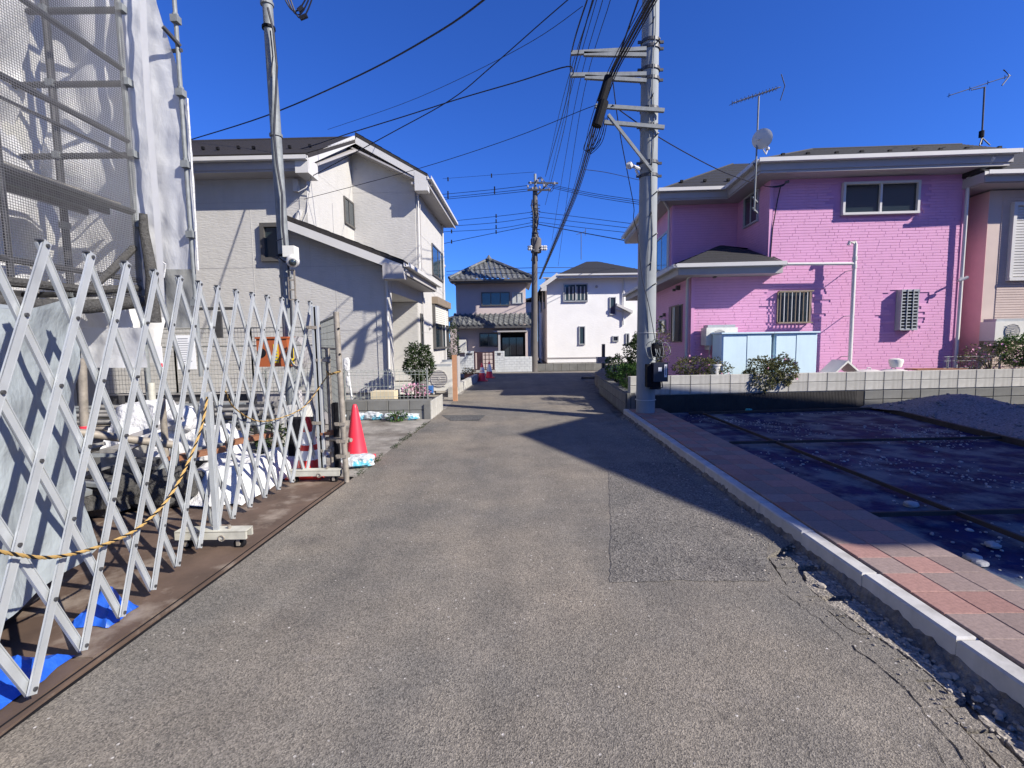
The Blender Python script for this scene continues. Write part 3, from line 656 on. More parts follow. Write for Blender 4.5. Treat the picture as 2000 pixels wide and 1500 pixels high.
# waste pipe on the wall: an upright with a side branch
a = FP.hit(1671, 473, .3); b_ = FP.hit(1661, 712, .3); c = FP.hit(1530, 516, .3); d = FP.hit(1668, 515, .3)
q = MB(); P = FP.P
q.tube([P(a[0]-.14, .3, a[1]-.06), P(a[0]-.13, .3, a[1]), P(a[0]-.02, .3, a[1]), P(a[0], .3, a[1]-.05), P(a[0], .3, .55)], .042, 10)
q.tube([P(d[0], .3, d[1]), P(c[0]+.08, .3, c[1]), P(c[0]+.02, .22, c[1]-.03), P(c[0], .0, c[1]-.05)], .034, 10)
for z in (2.9, 1.9, 1.0): q.tube([P(a[0], .3, z), P(a[0], 0, z)], .01, 5)
for z in (d[1]+.12, d[1]-.05): q.tube([P(a[0], .3, z-.05), P(a[0], .3, z+.03)], .052, 10)
q.build('waste_pipe', m_white, pink, True)
# little fittings: outside lamps, camera, cable bracket
def blob(fr, px, py, par, name, m, s=.05, out=.08):
    u, z = fr.hit(px, py); q = MB(); fr.box(q, u-s*.5, u+s*.5, 0, out, z-s*.6, z+s*.6); fr.box(q, u-s*.7, u-s*.1, out, out+.07, z-s*.9, z-s*.2); return q.build(name, m, par)
blob(FP, 1395, 538, pink, 'wall_lamp', m_alud, .08); blob(F2, 1328, 562, pink, 'wall_lamp', m_alud, .09, .1); blob(F2, 1300, 615, pink, 'wall_lamp', m_alud, .08)
blob(FR, 1446, 385, pink, 'wall_lamp', m_alud, .1); blob(FN, 1500, 375, pink, 'wall_lamp', m_alud, .0001)
u, z = FP.hit(1858, 548); q = MB(); q.tube([P(u+.1, .05, z-.02), P(u+.04, .2, z+.03)], .02, 8); q.tube([P(u-.02, .22, z-.03), P(u+.13, .26, z+.04)], .033, 10); q.build('security_camera', m_white, pink)
u, z = FP.hit(1523, 365); q = MB(); q.tube([P(u, 0, z), P(u, .3, z)], .012, 6); q.tube([P(u-.03, .3, z), P(u+.04, .3, z+.02)], .03, 8); q.build('cable_bracket', m_alud, pink)
q = MB(); P0 = P(u, .3, z)
for k in range(3):
    pp = [P(u-.02*k, .28, z-.02*k), P(u-.12, .3, z-.1-.05*k), P(u-.35, .25, z-.12+.03*k), P(u-.45, .2, z-.02)]
    q.tube([lerp(lerp(pp[0], pp[1], t), lerp(pp[2], pp[3], t), t*t*(3-2*t)) for t in [i/10 for i in range(11)]], .008, 5)
q.tube([P(u-.03, .1, z), P(u-.06, .04, z-.3), P(u-.14, .03, z-.9), P(u-.17, .03, z-1.6)], .012, 5)
q.build('loose_cable', m_cable, pink)
# antenna mast with dish on the pink house
mx, mz0 = FP.hit(1478, 405, .55); 
def antenna_yagi(q, c, d, L_, n, elem=.18, up=(0, 0, 1), vert=False):
    d = Vector(d).normalized(); s = d.cross(Vector((0, 0, 1))).normalized(); c = Vector(c)
    q.tube([tuple(c-d*L_/2), tuple(c+d*L_/2)], .009, 6)
    for k in range(n):
        t = -L_/2+L_*.9*(k/(n-1))**.9; e = elem*(1-.15*k/n); p = c+d*t
        q.tube([tuple(p-s*e/2+Vector((0, 0, -.0))), tuple(p+s*e/2)], .006, 4)
        q.tube([tuple(p-Vector((0, 0, .04))), tuple(p+Vector((0, 0, .05)))], .008, 4)
top = pt(1482, 188, 10.6); bot = pt(1473, 412, 10.6)
an = thing('rooftop_antenna', (bot[0], bot[1], bot[2]), 'silver mast with comb-like aerial and round dish beside the pink house', 'antenna')
q = MB(); q.tube([bot, top], .018, 8); q.build('mast', m_steel, an, True)
q = MB()
for z in (.08, .3, 1.0): q.beam((bot[0]-.02, bot[1]+.05, bot[2]+z), (bot[0]+.32, bot[1]+.5, bot[2]+z), .03, .03)
q.build('wall_bracket', m_steel, an)
q = MB(); c = pt(1485, 188, 10.6); e1, e2 = pt(1430, 202, 10.45), pt(1525, 170, 10.75); antenna_yagi(q, lerp(e1, e2, .5), tuple(Vector(e2)-Vector(e1)), (Vector(e2)-Vector(e1)).length, 13)
e3 = pt(1533, 168, 10.75); q.tube([pt(1526, 145, 10.75), e3, pt(1524, 196, 10.75)], .01, 5); q.build('aerial', m_steeld, an)
dc = pt(1488, 271, 10.5); ax = Vector((.60, .74, .22)).normalized()
DS = .85
q = MB(); q.lathe(dc, [(r_*DS, z_*DS) for r_, z_ in [(0.02, .0), (.10, .010), (.18, .028), (.225, .045), (.232, .045), (.235, .035), (.19, .016), (.10, -.004), (.02, -.012)]], 28, tuple(ax))
q.build('dish', m_ac, an, True)
q = MB(); q.tube([dc, add(dc, (-.05, .03, 0)), (bot[0]+(top[0]-bot[0])*.62, bot[1], dc[2])], .022, 8); q.tube([add(dc, (.02, -.02, -.22)), add(dc, (.2, .2, -.24)), add(dc, (.27, .28, -.12))], .012, 6); q.lathe(add(dc, (.27, .28, -.1)), [(.03, -.03), (.045, 0), (.03, .06)], 10, (-.6, -.7, .1)); q.build('feed_arm', m_white, an, True)
# second aerial, dark, at the right roof end
bt, tp = pt(1917, 282, 11.6), pt(1923, 170, 11.6)
an2 = thing('rooftop_antenna', bt, 'dark thin aerial standing on the right end of the pink house roof', 'antenna')
q = MB(); q.tube([bt, tp], .018, 8)
for dx in (-.12, .12): q.tube([(bt[0], bt[1], bt[2]+.15), (bt[0]+dx, bt[1]-.08, bt[2]-.05)], .014, 6)
q.build('mast', m_steeld, an2); q = MB(); antenna_yagi(q, lerp(pt(1856, 186, 11.6), pt(1972, 148, 11.6), .5), tuple(Vector(pt(1972, 148, 11.6))-Vector(pt(1856, 186, 11.6))), 1.45, 4, .1)
q.tube([pt(1960, 136, 11.6), pt(1972, 148, 11.6), pt(1957, 167, 11.6)], .014, 5); q.tube([pt(1897, 176, 11.6), pt(1925, 170, 11.6)], .012, 5); q.build('aerial', m_steeld, an2)
q = MB(); q.lathe(pt(1917, 262, 11.6), [(.05, -.07), (.05, .07)], 8); q.build('booster_box', m_black, an2)

# neighbour at the right edge
m_nb = M('pale_beige_siding', (.52, .42, .375), .8, var=.06, vs=3, bump=.3, bs=20, bd=.004)
ZN = pt(1950, 291, 13.2)[2]
FQ = Fr(*pt(1925, 500, 10.9)[:2], .999, -.03)
nb = thing('pale_house', (FQ.P(2, -3, .3)), 'pale siding house with peach side wall at the right frame edge', 'house')
q = MB(); q.prism([FQ.P(0, 0, .3), FQ.P(9, 0, .3), FQ.P(9, -8, .3), FQ.P(0, -8, .3)], (0, 0, 4.28)); q.build('wall', m_nb, nb)
q = MB(); q.prism([FQ.P(-.012, .004, .3), FQ.P(-.004, .004, .3), FQ.P(-.004, -8, .3), FQ.P(-.012, -8, .3)], (0, 0, 4.26)); q.build('side_cladding', m_peach, nb)
# the recessed peach wing seen between both houses
FT = Fr(*pt(1872, 500, 12.2)[:2], .999, -.03); q = MB(); q.prism([FT.P(-.3, 0, .3), FT.P(1.3, 0, .3), FT.P(1.3, -6, .3), FT.P(-.3, -6, .3)], (0, 0, 4.85)); q.build('side_wing', m_peach, nb)
q = MB()
for k in range(70): FQ.box(q, .28, 4.5, .0, .012, .62+k*.055, .62+k*.055+.044)
q.build('board_cladding', m_nb, nb, kind='stuff')
window(FQ, .45, 3.2, 2.62, 4.30, nb, 1, m_white, .07, .10, m_ac, name='shutter_window')
sw = nb.children[-1]
for k in range(26): q = MB(); FQ.box(q, .52, 3.13, .022, .05, 2.72+k*.06, 2.72+k*.06+.045); q.build('slat', m_white, sw)
q = MB(); courses(q, FQ.P(-.6, .5, 4.84), FQ.P(9, .5, 4.84), FQ.P(-.6, -2.4, ZN), FQ.P(9, -2.4, ZN), 10); q.poly([FQ.P(-.6, .5, 4.84), FQ.P(-.6, -2.4, ZN), FQ.P(-.6, -5.3, 4.84)]); courses(q, FQ.P(9, -5.3, 4.84), FQ.P(-.6, -5.3, 4.84), FQ.P(9, -2.4, ZN), FQ.P(-.6, -2.4, ZN), 10); q.build('roof', m_roof, nb)
fascia([FQ.P(-.58, -5, 4.82), FQ.P(-.58, .5, 4.82), FQ.P(9, .5, 4.82)], nb, .2, m=m_soff); gutter([FQ.P(-.6, .56, 4.75), FQ.P(9, .56, 4.75)], nb)
q = MB(); q.prism([FQ.P(-.55, .46, 4.60), FQ.P(9, .46, 4.60), FQ.P(9, -8, 4.60), FQ.P(-.55, -8, 4.60)], (0, 0, .06)); q.build('soffit', m_soff, nb)

# ------------------------------------------------------------------ block wall (right)
FB = Fr(2.27, 9.28, .997, .075)
bw_ = thing('block_wall', FB.P(0, 0, 0), 'long low wall of pale concrete blocks on dark fluted blocks below the pink house', 'wall')
q = MB(); FB.box(q, .0, 11, -.12, -.012, -.05, .735); q.build('core', m_block, bw_)
q = MB(); FB.box(q, 0, .394, -.02, .0, 0, .17); meB = mesh_of(MB(), 'x', m_block)
def blockmesh(w, h, t, m, b=.006):
    q = MB(); a = w/2; c = h/2
    v = [(-a, 0, -c), (a, 0, -c), (a, 0, c), (-a, 0, c), (-a, -t+b, -c), (a, -t+b, -c), (a, -t+b, c), (-a, -t+b, c), (-a+b, -t, -c+b), (a-b, -t, -c+b), (a-b, -t, c-b), (-a+b, -t, c-b)]
    q.v += v
    for f in ((0, 1, 2, 3), (8, 11, 10, 9), (4, 5, 1, 0), (5, 6, 2, 1), (6, 7, 3, 2), (7, 4, 0, 3), (8, 9, 5, 4), (9, 10, 6, 5), (10, 11, 7, 6), (11, 8, 4, 7)): q.f.append(f[::-1])
    return mesh_of(q, 'block', m)
angB = math.atan2(.075, .997)
meB = blockmesh(.392, .178, .02, m_block)
for j in range(2):
    for i in range(27): piece('block', meB, bw_, FB.P(.2+.4*i, -.010+random.uniform(0, .002), .372+.092+.185*j), angB)
q = MB()
for i in range(150): FB.box(q, .01+i*.031, .01+i*.031+.02, -.012, .012, -.04, .36)
q.build('fluted_blocks', m_flute, bw_, kind='stuff')
q = MB(); FB.box(q, 0, 11, -.012, .002, -.05, .362); q.build('dark_base', m_flute, bw_)
meB2 = blockmesh(.392, .17, .02, m_blockd)
for j in range(2):
    for i in range(15): piece('block', meB2, bw_, FB.P(5.0+.4*i, -.004+.0, .09+.182*j), angB)
# return of the wall beside the road (dark, mossy)
FBr = Fr(2.27, 9.28, .045, 1.); rw = thing('garden_wall', (2.35, 12, 0), 'dark mossy low wall of the raised bed beside the road', 'wall')
q = MB(); q.prism([(2.22, 9.27, -.05), (2.37, 9.27, -.05), (2.62, 13.6, -.05), (2.45, 13.6, -.05)], (0, 0, .47)); q.build('core', m_blockd, rw)
meB3 = blockmesh(.39, .19, .02, m_blockd); ang3 = math.atan2(4.33, .24)
for j in range(2):
    for i in range(10): y = 9.5+.4*i; piece('block', meB3, rw, (2.212+.054*(y-9.27), y, .10+.2*j), ang3+pi)
# raised soil behind the walls
q = MB(); q.prism([(2.37, 9.42, -.04), (40, 12.2, -.04), (40, 40, -.04), (4.3, 22, -.04), (2.75, 16, -.04), (2.6, 13.6, -.04)], (0, 0, .38)); o = q.build('raised_ground', m_soil); o['kind'] = 'structure'

# ------------------------------------------------------------------ foliage
def leaves(mb, c, r, n, size, seed, aspect=.45, shape='ell', droop=.0, inner=.35):
    random.seed(seed)
    for _ in range(n):
        while True:
            d = Vector((random.uniform(-1, 1), random.uniform(-1, 1), random.uniform(-1, 1)))
            if .01 < d.length <= 1: break
        L_ = d.length; d = d/L_*(inner+(1-inner)*L_**.6)
        nn = noise.noise(Vector(d)*1.9+Vector((seed*3.3, 0, 0))); d *= 1+.45*nn
        if noise.noise(Vector(d)*3.4+Vector((seed, 9, 2))) < -.22: continue
        p = Vector((c[0]+d.x*r[0], c[1]+d.y*r[1], c[2]+d.z*r[2]))
        s = size*random.uniform(.6, 1.4); t = (Vector((random.gauss(0, 1), random.gauss(0, 1), random.gauss(0, .6)-droop))+d*.8).normalized()
        w = t.cross(Vector((random.gauss(0, 1), random.gauss(0, 1), random.gauss(0, 1)))).normalized()
        k = len(mb.v); bend = t.cross(w)*s*.18
        mb.v += [tuple(p), tuple(p+t*s*.5+w*s*aspect*.5+bend), tuple(p+t*s), tuple(p+t*s*.5-w*s*aspect*.5+bend)]
        mb.f.append((k, k+1, k+2, k+3))
def bush(name, c, r, n, size, m, label, seed, cat='shrub', stem=True, group=None, flowers=None, droop=0):
    base = (c[0], c[1], max(c[2]-r[2], 0)); t = thing(name, base, label, cat, group)
    q = MB(); leaves(q, c, r, n, size, seed, droop=droop); q.build('foliage', m, t, kind='stuff')
    q = MB(); random.seed(seed+1)
    for k in range(7):
        e = (c[0]+random.uniform(-.7, .7)*r[0], c[1]+random.uniform(-.7, .7)*r[1], c[2]+random.uniform(-.2, .7)*r[2]); mid_ = lerp(base, e, .5); q.tube([base, add(mid_, (0, 0, .08)), e], .012, 5, .004)
    q.build('stem', m_bark, t)
    if flowers: q = MB(); leaves(q, c, (r[0]*1.02, r[1]*1.02, r[2]*1.02), flowers, size*.9, seed+5, aspect=.9, inner=.8); q.build('flowers', m_flow, t, kind='stuff')
    return t
bush('shrub', (2.92, 10.9, 1.02), (.36, .4, .62), 5200, .055, m_leafd, 'tall dark dense shrub directly behind the concrete pole', 1)
bush('shrub', (2.62, 10.6, .62), (.26, .5, .30), 2400, .055, m_leafg, 'bright green low bush left of the concrete pole', 2)
bush('shrub', (2.66, 12.4, .72), (.24, .5, .34), 2200, .05, m_leafg, 'upright green plants at the far end of the raised bed', 3)
bush('shrub', (2.42, 9.75, .48), (.12, .35, .18), 500, .045, m_leafd, 'dark fern-like plant drooping over the mossy wall', 4)
bush('flowering_shrub', (3.75, 9.85, .86), (.42, .25, .22), 2200, .045, m_leafo, 'low leafy rose bush on the wall right of the pole', 5, flowers=50)
bush('shrub', (4.25, 9.9, .82), (.25, .2, .12), 400, .045, m_leafo, 'small reddish plant between rose bush and white pot', 6, flowers=30)
bush('trailing_plant', (4.95, 9.55, .70), (.36, .22, .32), 2400, .055, m_leafo, 'left clump of long-leaved plant trailing over the block wall', 7, droop=.6)
bush('trailing_plant', (5.35, 9.6, .78), (.30, .22, .30), 2000, .055, m_leafo, 'right clump of trailing plant climbing at the pale shed', 8, droop=.5, flowers=60)
bush('trailing_plant', (3.05, 9.9, 1.25), (.16, .2, .55), 500, .05, m_leafo, 'sparse climbing plant rising behind the black box', 9)
bush('shrub', (10.75, 10.15, 1.10), (.45, .4, .33), 2600, .06, m_leafg, 'green tree-like shrub at the right edge by the air conditioner', 10)
bush('flowering_shrub', (10.1, 10.2, .95), (.6, .3, .3), 800, .05, m_leafo, 'brown leggy bush with pale blossoms behind the right fence', 11, flowers=120)

# ------------------------------------------------------------------ garden things on the wall
def shed(u0, u1, label):
    t = thing('storage_shed', FP.P((u0+u1)/2, .85, .5), label, 'shed', 'pale blue storage sheds')
    q = MB(); FP.box(q, u0+.02, u1-.02, .45, 1.0, .5, 1.53); q.build('body', m_shed, t)
    q = MB(); FP.box(q, u0-.01, u1+.01, .42, 1.06, 1.535, 1.565); q.build('lid', m_shed, t)
    w = (u1-u0-.08)/2
    for k in range(2): q = MB(); FP.box(q, u0+.04+w*k+.004, u0+.04+w*(k+1)-.004, 1.003, 1.02+.008*k, .56, 1.50); q.build('door', m_shed, t)
    q = MB(); FP.box(q, u0+.01, u1-.01, 1.003, 1.03, .5, .55); q.build('sill', m_shed, t)
FPs = FP
u0, _ = FP.hit(1408, 680, 1.0); u1, _ = FP.hit(1511, 680, 1.0); u2, _ = FP.hit(1597, 680, 1.0)
shed(u0, u1-.03, 'pale blue two-door storage shed, left one, beside the air conditioner'); shed(u1, u2, 'pale blue two-door storage shed, right one, under the barred window')
def ac(fr, u0, u1, n0, n1, z0, z1, label, legs=True):
    t = thing('air_conditioner', fr.P((u0+u1)/2, (n0+n1)/2, z0), label, 'air conditioner')
    q = MB(); fr.box(q, u0, u1, n0, n1, z0, z1); q.build('casing', m_ac, t)
    c = fr.P(u0+(u1-u0)*.42, n1+.004, (z0+z1)/2); r = min(z1-z0, u1-u0)*.38
    q = MB(); q.lathe(c, [(r, 0), (r, .012), (r*.92, .012), (r*.9, .004), (.05, .004), (.04, .014)], 28, (fr.n[0], fr.n[1], 0)); q.build('fan_grille', m_soff, t, True)
    q = MB()
    for k in range(7): q.obox(add(c, (0, 0, (k-3)*r*.27), 1), (fr.u[0]*r*.85, fr.u[1]*r*.85, 0), (fr.n[0]*.004, fr.n[1]*.004, 0), (0, 0, .004))
    g = q.build('grille_wires', m_ac, t); g.location = (fr.n[0]*.02, fr.n[1]*.02, 0)
    q = MB(); fr.box(q, u0+.04, u1-.04, n0+.03, n1-.03, z1, z1+.06); q.build('top_cover', m_alu, t)
    for u in (u0+.08, u1-.12): q = MB(); fr.box(q, u, u+.035, n0+.03, n1-.03, z0-.1, z0); q.build('foot', m_white, t)
    return t
a, z1 = FP.hit(1380, 640, .42); b_, z0 = FP.hit(1440, 674, .42)
t = ac(FP, a, b_, .06, .42, z0, z1, 'wall-hung air conditioner left of the pale sheds on the pink wall')
q = MB()
for k in range(3): FP.box(q, a+.15+k*.14, a+.17+k*.14+.01*k, .15, .18, .45, z0)
q.build('hose', m_white, t)
a, z1 = FQ.hit(1945, 628, .42); b_ = a+.85; z0 = FQ.hit(1945, 666, .42)[1]
ac(FQ, a, b_, .06, .42, z0, z1, 'wall-hung air conditioner at the right frame edge above the shrub')
# white pot, lid heaps, dog-house-like cover
x, y, z = pt(1396, 727, 9.75); q = MB(); q.lathe((x, y, .7), [(.07, 0), (.105, .2), (.12, .2), (.12, .23), (.1, .23), (.09, .19)], 18); pot = thing('flower_pot', (x, y, .7), 'white round flower pot standing on the wall left of the sheds', 'pot')
q.build('pot', m_white, pot, True); q = MB(); leaves(q, (x, y, .98), (.1, .1, .08), 120, .05, 40); q.build('foliage', m_leafo, pot, kind='stuff')
q = MB(); x, y, z = pt(1656, 715, 10.1); q.prism([(x-.28, y, .68), (x, y, .95), (x+.3, y, .68), (x+.26, y, .68), (x, y, .90), (x-.24, y, .68)], (0, .5, 0)); one(q, 'gable_cover', m_ac, 'small white gable-shaped cover below the waste pipe', 'cover')
for px, lab, s in ((1697, 'flat white lid beside the gable cover on the wall', .24), (1745, 'white lid carrying an upturned bucket, on the wall', .27)):
    x, y, z = pt(px, 720, 10.05); t = thing('round_lid', (x, y, .70), lab, 'lid'); q = MB(); q.lathe((x, y, .70), [(s, 0), (s, .02), (s*.6, .05), (.04, .055)], 24); q.build('lid', m_white, t, True)
    q = MB(); q.tube([(x-.05, y, .75), (x-.03, y, .79), (x+.03, y, .79), (x+.05, y, .75)], .01, 5); q.build('handle', m_white, t)
q = MB(); x, y, z = pt(1750, 708, 10.05); q.lathe((x, y, .80), [(.10, 0), (.13, .12), (.12, .16), (.05, .18)], 18); one(q, 'bucket', m_ac, 'upturned pale bucket resting on the white lid', 'bucket', smooth=True)
q = MB(); q.box(3.95+4.5, 3.95+5.6, 10.05, 10.4, .72, .745); one(q, 'plank', m_wood, 'thin dark board resting on top of the block wall', 'board')
# wire fence behind the wall at right
fz = thing('mesh_fence', FB.P(7.0, -.3, .4), 'low pale wire fence at the right end of the block wall', 'fence')
q = MB()
for k in range(60): u = 6.9+k*.05; q.tube([FB.P(u, -.4, .45), FB.P(u, -.4, .99)], .003, 4, cap=False)
for z in (.55, .75, .9, .99): q.tube([FB.P(6.9, -.4, z), FB.P(9.9, -.4, z)], .004, 4)
q.build('wire_mesh', m_green, fz, kind='stuff')
for k in range(3): q = MB(); q.tube([FB.P(7.0+1.2*k, -.42, .3), FB.P(7.0+1.2*k, -.42, 1.0)], .02, 8); q.build('fence_post', m_green, fz)
# small bits
q = MB(); x, y, z = gp(1462, 803, .05); q.lump((x, y, .07), (.06, .04, .03), 3); one(q, 'plastic_scrap', M('teal_plastic', (.05, .3, .28), .5), 'teal plastic scrap at the foot of the fluted wall', 'litter')

# ------------------------------------------------------------------ the house beyond the lot on the right (outside the frame; throws the big shade)
hs_ = thing('neighbour_house', (14.5, 1.6, 0), 'gabled house on the right of the lot beyond the frame', 'house')
q = MB(); X0, X1, Y0, Y1, HE, HR = 10.5, 22, -1.55, 4.75, 6.5, 7.95; ym = 1.57
q.prism([(X0, Y0, -.05), (X0, Y1, -.05), (X0, Y1, HE), (X0, ym, HR-.08), (X0, Y0, HE)][::-1], (X1-X0, 0, 0)); q.build('wall', m_wsid, hs_)
q = MB()
for (ya, yb) in ((Y0-.18, ym), (Y1+.15, ym)): q.prism([(X0-.2, ya, HE-.03), (X0-.2, yb, HR), (X0-.2, yb, HR+.08), (X0-.2, ya, HE+.05)], (X1-X0+.4, 0, 0))
q.build('roof', m_roof, hs_)
FH = Fr(X0, Y1, 0, -1)
for u, z in ((1, 1.2), (3.6, 1.2), (1, 3.9), (3.8, 3.9)): window(FH, u, u+1.5, z, z+1.2, hs_, 2, m_alud)

# ------------------------------------------------------------------ CREAM HOUSE (left)
FL = Fr(-2.78, 11.2, .9995, -.022)
vl = (.028, .9996)
def fl(u, dep, z): return (-2.78+FL.u[0]*u+vl[0]*dep, 11.2+FL.u[1]*u+vl[1]*dep, z)
FLs = Fr(*fl(0, 0, 0)[:2], .028, .9996)        # road side wall
UA, DA = -1.78, 3.0
cream = thing('cream_house', (-5, 14, 0), 'cream two-storey house with gabled brown roof and porch behind the wire fence', 'house')
q = MB()
q.prism([fl(-7, 0, .32), fl(UA, 0, .32), fl(UA, 9, .32), fl(-7, 9, .32)], (0, 0, 5.13))
q.prism([fl(-7, 0, 5.44), fl(-7, 0, 5.62), fl(-7, DA, 7.06), fl(-7, 6, 5.64), fl(-7, 6, 5.44)], tuple(Vector(fl(UA, 0, 0))-Vector(fl(-7, 0, 0))))
q.prism([fl(UA+.002, DA, .32), fl(0, DA, .32), fl(0, 7.6, .32), fl(UA+.002, 7.6, .32)], (0, 0, 5.4))
q.prism([fl(UA+.002, DA, 5.71), fl(UA+.002, DA, 6.95), fl(UA+.28, DA, 7.04), fl(0, DA, 6.18), fl(0, DA, 5.71)], tuple(Vector(fl(0, 7.6, 0))-Vector(fl(0, DA, 0))))
q.prism([fl(UA+.002, 0, .32), fl(-.002, 0, .32), fl(-.002, 0, 3.10), fl(UA+.002, 0, 4.0)], (.005, .22, 0))
q.prism([fl(UA+.002, .24, 2.62), fl(0, .24, 2.62), fl(0, DA-.01, 2.62), fl(UA+.002, DA-.01, 2.62)], (0, 0, .42))
q.prism([fl(-1.15, .24, .32), fl(-1.1, .24, .32), fl(-1.1, DA-.01, .32), fl(-1.15, DA-.01, .32)], (0, 0, 2.28))
q.build('wall', m_beige, cream)
q = MB(); q.prism([fl(-7, .03, -.05), fl(-.03, .03, -.05), fl(-.03, 7.5, -.05), fl(-7, 7.5, -.05)], (0, 0, .35)); q.build('foundation', m_block, cream)
q = MB(); FL.box(q, -7, 0, -.004, .012, .30, .34); q.build('drip_edge', m_soff, cream)
q = MB(); FL.box(q, -.30, 0.0, .0, .014, .34, 3.05); FL.box(q, UA-.17, UA, 0, .014, 4.1, 5.4)
for u in (-3.1, -1.22): FL.box(q, u, u+.012, -.001, .004, .35, 4.6)
q.build('corner_trim', m_beige, cream)
# main roof: front slope, back slope
q = MB(); xr = UA+.28
e0, e1, t0, t1, k0, k1 = fl(-7.2, -.5, 5.50), fl(xr, -.5, 5.50), fl(-7.2, DA, 7.22), fl(xr, DA, 7.22), fl(-7.2, 6.5, 5.5), fl(xr, 6.5, 5.5)
slab([e0, e1, t1, t0], .09, q); slab([t0, t1, k1, k0], .09, q)
courses(q, add(e0, (0, 0, .01)), add(e1, (0, 0, .01)), add(t0, (0, 0, .01)), add(t1, (0, 0, .01)), 16)
g0, g1, h0, h1 = fl(xr-.0, DA-.42, 7.20), fl(.46, DA-.42, 6.05), fl(xr, 7.9, 7.20), fl(.46, 7.9, 6.05)
slab([g0, g1, h1, h0], .09, q); courses(q, add(h1, (0, 0, .01)), add(g1, (0, 0, .01)), add(h0, (0, 0, .01)), add(g0, (0, 0, .01)), 8)
roof = q.build('roof', m_roofb, cream)
q = MB(); q.tube([t0, t1], .05, 6); q.build('ridge_cap', m_roofb, roof)
for k in range(8):
    q = MB(); c = fl(-4.8+.42*k, .35+.12*(k % 2), 5.97+.06*(k % 2)); q.box(c[0]-.03, c[0]+.03, c[1]-.03, c[1]+.03, c[2]-.02, c[2]+.04); q.build('snow_guard', m_black, roof)
fascia([fl(-7.2, -.47, 5.40), fl(xr, -.47, 5.40)], cream, .2, m=m_soff)
q = MB()
q.beam(add(fl(xr-.03, -.5, 5.36), (0, 0, -.0)), fl(xr-.03, DA-.38, 7.03), .05, .18); q.build('barge_board', m_white, cream)
q = MB(); q.beam(fl(xr-.0, DA-.40, 7.0), fl(.42, DA-.40, 5.91), .05, .16); q.build('barge_board', m_white, cream)
q = MB(); q.prism([fl(.1, DA-.43, 5.62), fl(.46, DA-.43, 5.62), fl(.46, DA-.43, 5.95), fl(.1, DA-.43, 6.12)], (0, .3, 0)); q.build('eave_box', m_white, cream)
q = MB(); q.prism([fl(xr-.28, -.52, 5.10), fl(xr+.0, -.52, 5.10), fl(xr, -.52, 5.44), fl(xr-.28, -.52, 5.44)], (0, .55, 0)); q.build('eave_box', m_white, cream)
q = MB(); q.prism([fl(-7.2, -.46, 5.16), fl(xr-.02, -.46, 5.16), fl(xr-.02, 0, 5.16), fl(-7.2, 0, 5.16)], (0, 0, .06)); q.prism([fl(0, DA-.4, 5.80), fl(.43, DA-.4, 5.80), fl(.43, 7.8, 5.80), fl(0, 7.8, 5.80)], (0, 0, .06))
q.prism([fl(UA, 0, 5.42), fl(xr, 0, 5.42), fl(xr, DA, 6.9), fl(UA, DA, 6.9)], (0, 0, .05)); q.prism([fl(UA, DA-.4, 6.86), fl(.42, DA-.4, 5.78), fl(.42, DA, 5.78), fl(UA, DA, 6.86)], (0, 0, .05)); q.build('soffit', m_soff, cream)
gutter([fl(-7.2, -.56, 5.36), fl(xr, -.56, 5.36)], cream); gutter([fl(.52, DA-.45, 5.92), fl(.52, 7.9, 5.92)], cream)
fascia([fl(.45, DA-.4, 5.98), fl(.45, 7.9, 5.98)], cream, .2, m=m_soff)
pipe([fl(.5, DA-.1, 5.88), fl(.2, DA-.08, 5.76), fl(.06, DA+.1, 5.66), fl(.06, DA+.1, 3.4)], .035, cream)
pipe([fl(.06, DA+.4, 5.6), fl(.06, DA+.4, .3)], .012, cream, m_soff)
pipe([fl(.07, 7.3, 5.8), fl(.07, 7.3, .3)], .03, cream)
# lower lean-to roof over the porch, falling to the road
A, B, C_, D_ = fl(UA-.42, -.45, 4.30), fl(.46, -.45, 3.22), fl(.46, 3.6, 3.22), fl(UA-.42, .02, 4.30)
q = MB(); slab([A, B, fl(.46, 0, 3.22), D_], .10, q); slab([fl(UA, 0, 4.12), fl(.46, 0, 3.22), C_, fl(UA, 3.0, 4.12)], .10, q)
courses(q, fl(.46, 3.6, 3.235), fl(.46, -.45, 3.235), fl(UA, 3.0, 4.13), fl(UA, -.45, 4.13), 7)
q.build('porch_roof', m_roofb, cream)
q = MB(); q.beam(fl(UA-.42, -.43, 4.09), fl(.42, -.43, 3.06), .05, .17); q.build('barge_board', m_white, cream)
q = MB(); q.prism([fl(.0, -.46, 2.84), fl(.46, -.46, 2.84), fl(.46, -.46, 3.10), fl(.0, -.46, 3.20)], (0, .3, 0)); q.build('eave_box', m_soff, cream)
q = MB(); q.prism([fl(.0, -.4, 2.94), fl(.42, -.4, 2.94), fl(.42, 3.5, 2.94), fl(0, 3.5, 2.94)], (0, 0, .05)); 
q.build('porch_soffit', m_soff, cream)
gutter([fl(.53, -.48, 3.10), fl(.53, 3.7, 3.10)], cream); fascia([fl(.45, -.4, 3.14), fl(.45, 3.5, 3.14)], cream, .18, m=m_soff)
pipe([fl(.5, -.35, 3.05), fl(.2, -.25, 2.95), fl(-.04, -.06, 2.88), fl(-.04, -.06, .05)], .035, cream)
